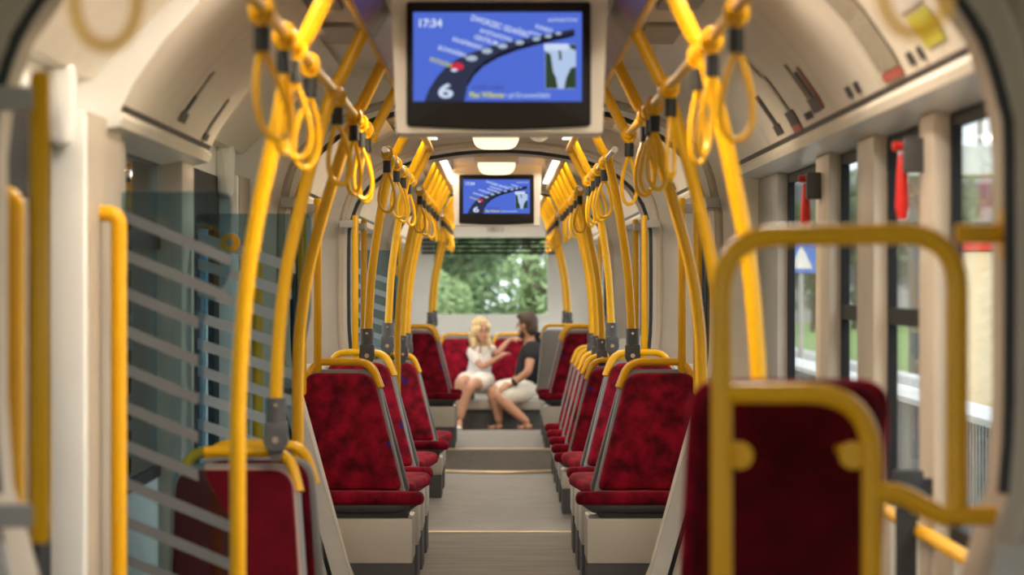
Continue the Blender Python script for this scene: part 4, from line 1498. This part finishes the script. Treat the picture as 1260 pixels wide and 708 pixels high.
sh = [[(pel + Vector((0.01, 0, 0.02)), (0.165, 0.14)), (pel + Vector((-0.06, 0, -0.03)), (0.15, 0.13))],
      [(pel, 0.13), (hipN, 0.130), (hipN.lerp(knN, 0.97), 0.108)],
      [(pel, 0.13), (hipF, 0.130), (hipF.lerp(knF, 0.94), 0.106)]]
put('shorts', skin_mesh(sh, 0.010, [], 5), S_CLOTH, ma)
hair = [(hc - hf * 0.025 + up * 0.045, 0.098, (0.98, 0.98, 0.98)), (hc - hf * 0.06 + up * -0.02, 0.075, (0.9, 1, 1.1)), (hc + hf * 0.045 + up * 0.095, 0.045, (1.2, 1.2, 0.8))]
put('hair', skin_mesh([], 0.010, hair, 3), HAIR_M, ma)
beard = [(hc + hf * 0.040 + up * -0.096, 0.040, (1.1, 1.1, 0.8)), (hc + hf * 0.02 + hs * 0.046 + up * -0.07, 0.028, (1, 1, 1.3)), (hc + hf * 0.02 - hs * 0.046 + up * -0.07, 0.028, (1, 1, 1.3))]
put('beard', skin_mesh([], 0.008, beard, 3), HAIR_M, ma)
face(ma, hc, hf, hs)
m = MB()
ax = (waN - elN).normalized()
m.cyl(waN - ax * 0.045, waN - ax * 0.015, 0.040, 16)
m.build('watch', B_CLOTH, ma, smooth=True)
for an in (anN, anF):
    m = MB()
    m.box(an.x - 0.16, an.x + 0.055, an.y - 0.09, an.y + 0.03, an.z - 0.085, an.z - 0.066, bev=0.006)
    for q in (-0.11, -0.04):
        pk = 0.0 if q > -0.1 else -0.012
        m.tube(spline([(an.x + q, an.y - 0.085, an.z - 0.07), (an.x + q, an.y - 0.075, an.z + pk - 0.02), (an.x + q, an.y - 0.035, an.z + pk), (an.x + q, an.y + 0.01, an.z + pk - 0.02), (an.x + q, an.y + 0.025, an.z - 0.07)], 3), 0.009, n=6)
    m.build('sandal', LEATHER, ma, smooth=True)

# ---------------------------------------------------------------- outside
GRASS = mat('grass', (0.13, 0.24, 0.05), rough=0.9, scale=1.5, col2=(0.20, 0.30, 0.08))
BALLAST = mat('ballast', (0.42, 0.38, 0.36), rough=0.9, scale=12, col2=(0.58, 0.55, 0.53))
PAVE = mat('paving', (0.52, 0.50, 0.48), rough=0.85, scale=3)
RIB = mat('ribbed_barrier', (0.30, 0.31, 0.32), rough=0.6)
CONC = mat('pale_concrete', (0.66, 0.65, 0.64), rough=0.8)
BARK = mat('bark', (0.09, 0.065, 0.045), rough=0.9, scale=10)
def leafmat(name, a, b):
    m = mat(name, a, rough=0.7, scale=1.2, col2=b)
    bs = m.node_tree.nodes['Principled BSDF']
    bs.inputs['Transmission Weight'].default_value = 0.0
    return m
LEAF = [leafmat('leaf_dark', (0.085, 0.13, 0.05), (0.04, 0.07, 0.03)), leafmat('leaf_mid', (0.15, 0.215, 0.085), (0.08, 0.13, 0.05)), leafmat('leaf_pale', (0.25, 0.33, 0.14), (0.16, 0.23, 0.09))]
g = MB()
g.quad([(-60, -20, -0.75), (60, -20, -0.75), (60, 200, -0.75), (-60, 200, -0.75)])
struct(g.build('ground', GRASS), 'green grass ground outside the tram', 'ground')
g = MB()
g.box(1.6, 7.0, -10, 120, -0.80, -0.72)
struct(g.build('ground_track', BALLAST), 'pale ballast beside the tram on the right', 'ground')
g = MB()
g.box(-9, -1.4, -10, 60, -0.80, -0.55)
struct(g.build('ground_platform', PAVE), 'paved stop platform on the left outside', 'ground')
# ribbed barrier on the right
br = thing('barrier', 'low grey ribbed barrier outside the right windows', 'barrier', (2.42, 12, -0.75))
m = MB()
y = 4.0
while y < 34:
    m.box(2.38, 2.44, y, y + 0.05, -0.74, zr(-0.70))
    m.box(2.40, 2.43, y + 0.05, y + 0.11, -0.74, zr(-0.70))
    y += 0.11
m.build('ribbed_panel', RIB, br)
m = MB()
m.box(2.33, 2.60, 4.0, 34, zr(-0.70), zr(-0.66), bev=0.01)
m.build('ledge', CONC, br)
# kerb wall farther out
kb = MB()
kb.box(7.0, 7.3, 0, 90, -0.75, -0.30, bev=0.03)
tag(kb.build('kerb_wall', CONC, smooth=True), 'long pale kerb wall before the grass on the right', 'wall')
# cream advertising post
ap = thing('kiosk_post', 'cream square post with red stripe outside the nearest right window', 'post', (2.77, 18.7, -0.72))
CREAM = mat('cream_paint', (0.74, 0.58, 0.36), rough=0.6)
m = MB()
m.box(2.66, 2.88, 18.6, 18.85, -0.72, zr(0.18), bev=0.02)
m.build('shaft', CREAM, ap, smooth=True)
m = MB()
m.box(2.64, 2.90, 18.58, 18.87, zr(0.18), zr(0.24), bev=0.01)
m.build('cap', M['red'], ap, smooth=True)
# foot bridge
fb = thing('foot_bridge', 'white foot bridge with railing far off to the right', 'bridge', (16, 70, -0.75))
m = MB()
m.box(8.0, 32, 70, 72, zr(2.3), zr(2.95), bev=0.03)
m.build('deck', CONC, fb)
m = MB()
x = 8.2
while x < 32:
    m.box(x, x + 0.12, 70.1, 70.2, zr(2.95), zr(4.0))
    x += 0.7
m.box(8.0, 32, 70.08, 70.22, zr(3.95), zr(4.08))
m.build('railing', M['grey'], fb)
for x in (9.0, 16.0):
    m = MB()
    m.box(x, x + 0.8, 70.3, 71.6, -0.75, zr(2.3))
    m.build('pier', M['skirt'], fb)
# pedestrian sign
sg = thing('road_sign', 'blue and white pedestrian sign on a post outside the right window', 'sign', (3.43, 37.0, -0.75))
BLUE = mat('sign_blue', (0.05, 0.17, 0.55), rough=0.4)
m = MB()
m.cyl((3.43, 37.05, -0.75), (3.43, 37.05, zr(0.5)), 0.03, 10)
m.build('post', M['grey'], sg, smooth=True)
m = MB()
m.box(3.25, 3.61, 37.0, 37.02, zr(0.10), zr(0.46), bev=0.005)
m.build('plate', BLUE, sg)
m = MB()
m.prism([(3.30, zr(0.15)), (3.56, zr(0.15)), (3.43, zr(0.42))], 36.99, 36.999)
m.build('symbol', M['sticker_w'], sg)
# left: dark barrier and a blue shelter
lb = thing('noise_barrier', 'dark grey barrier wall outside the left windows', 'barrier', (-3.2, 27, -0.55))
DARKB = mat('dark_barrier', (0.10, 0.105, 0.115), rough=0.7)
m = MB()
m.box(-3.3, -3.15, 19, 35, -0.55, zr(0.75))
m.build('board', DARKB, lb)
m = MB()
for y in range(19, 36, 2):
    m.box(-3.15, -3.05, y, y + 0.12, -0.55, zr(0.8))
m.build('post', M['frame'], lb)
shl = thing('shelter', 'pale blue stop shelter outside the far left door', 'shelter', (-3.2, 40, -0.55))
SKYB = mat('shelter_blue', (0.16, 0.36, 0.56), rough=0.4)
m = MB()
m.box(-4.6, -2.9, 42.0, 42.1, -0.55, zr(0.55))
m.box(-4.6, -4.5, 37.0, 42.0, -0.55, zr(0.55))
m.build('panel', SKYB, shl)
m = MB()
m.box(-4.7, -2.8, 36.8, 42.3, zr(0.95), zr(1.05), bev=0.02)
m.build('roof', CONC, shl)
m = MB()
for x, y in ((-2.95, 37.0), (-2.95, 42.05), (-4.55, 37.0)):
    m.cyl((x, y, -0.55), (x, y, zr(0.96)), 0.05, 10)
m.build('column', M['frame'], shl, smooth=True)

def tree(x, y, h, crown, kind, label, name='leafy_tree', n=2200, low=0.3, group='trees outside the tram'):
    T = thing(name, label, 'tree', (x, y, -0.75), group)
    rnd = random.Random(hash((round(x, 2), round(y, 2))) & 0xffff)
    m = MB()
    pts = [(x, y, -0.8), (x + 0.1, y, h * 0.25), (x - 0.1, y + 0.1, h * 0.5), (x, y, h * 0.75)]
    m.tube(spline(pts, 4), [0.25 * h / 8 * (1 - 0.06 * k) for k in range(len(spline(pts, 4)))], n=10)
    for k in range(6):
        a = rnd.uniform(0, 6.28)
        z0 = h * rnd.uniform(0.3, 0.6)
        m.tube([(x, y, z0), (x + math.cos(a) * crown * 0.4, y + math.sin(a) * crown * 0.4, z0 + h * 0.12), (x + math.cos(a) * crown * 0.75, y + math.sin(a) * crown * 0.75, z0 + h * 0.2)], [0.08, 0.05, 0.02], n=6)
    m.build('trunk', BARK, T, smooth=True)
    bm = bmesh.new()
    lumps = [(x + rnd.uniform(-0.6, 0.6) * crown, y + rnd.uniform(-0.6, 0.6) * crown, h * rnd.uniform(low, 0.95), crown * rnd.uniform(0.3, 0.5)) for _ in range(16)]
    sz = (crown * 0.06 + 0.05) * (0.55 if y < 80 else 1.0)
    for k in range(n):
        cx, cy, cz, r = rnd.choice(lumps)
        v = Vector((rnd.gauss(0, 1), rnd.gauss(0, 1), rnd.gauss(0, 1))).normalized() * r * rnd.uniform(0.65, 1.05)
        p = Vector((cx, cy, cz)) + Vector((v.x, v.y, v.z * 0.8))
        a = Vector((rnd.gauss(0, 1), rnd.gauss(0, 1), rnd.gauss(0, 1))).normalized() * sz * rnd.uniform(0.7, 1.5)
        b = a.orthogonal().normalized() * sz * rnd.uniform(0.4, 0.7)
        bm.faces.new([bm.verts.new(p - a), bm.verts.new(p + b), bm.verts.new(p + a), bm.verts.new(p - b)])
    bmesh.ops.translate(bm, vec=-Vector(T.location), verts=bm.verts)
    me = bpy.data.meshes.new('crown')
    bm.to_mesh(me)
    bm.free()
    link('crown', me, LEAF[kind], T, False)
tree(-1.9, 60, 7.5, 2.6, 0, 'dark tree at the left of the back window', n=9000)
tree(0.6, 74, 9.0, 3.2, 1, 'tall mid green tree behind the middle of the back window', n=9000, low=0.2)
tree(2.2, 62, 6.0, 2.2, 0, 'dark bushy tree at the right of the back window', n=8000, low=0.3)
tree(-7.0, 76, 8.0, 3.0, 1, 'green tree beyond the dark one at the back window', n=5000)
tree(3.6, 90, 9.0, 3.2, 1, 'farthest green tree framed at the right of the back window', n=5000, low=0.1)
tree(-2.2, 106, 10.0, 3.6, 0, 'farthest dark tree framed at the left of the back window', n=5000, low=0.1)
tree(1.6, 50, 1.6, 1.5, 2, 'low pale green bush at the lower right of the back window', 'round_bush', n=6000, low=-0.1)
tree(-0.4, 56, 1.3, 1.4, 1, 'low green bush at the lower middle of the back window', 'round_bush', n=5000, low=-0.1)
tree(-1.6, 52, 1.1, 1.2, 2, 'low pale bush at the lower left of the back window', 'round_bush', n=5000, low=-0.1)
for k, (x, y, h) in enumerate(((13.0, 135, 4.5), (15.5, 142, 6.0), (18.0, 138, 5.0), (20.5, 145, 6.5), (23.5, 140, 5.5), (10.6, 150, 6.0))):
    tree(x, y, h, 2.0, (0, 1)[k % 2], '%s distant tree on the right, counted from the middle outward' % ['second', 'third', 'fourth', 'fifth', 'sixth', 'first'][k], n=1500, low=0.15)
ob = thing('building', 'long grey office building far behind the right windows', 'building', (24, 165, -0.75))
OBW = mat('office_wall', (0.34, 0.33, 0.34), rough=0.8)
OBD = mat('office_band', (0.10, 0.10, 0.12), rough=0.4)
m = MB()
m.box(12, 45, 165, 175, -0.75, 7.0)
m.build('wall', OBW, ob)
for z in (1.2, 3.2, 5.2):
    m = MB()
    m.box(12.2, 44.8, 164.9, 165.0, z, z + 1.1)
    m.build('window_band', OBD, ob)
tree(-6.5, 24, 6.0, 2.4, 0, 'dark tree behind the barrier on the left outside', n=1800)
tree(-8.0, 48, 7.0, 3.0, 1, 'green tree behind the blue shelter on the left outside', n=1800)
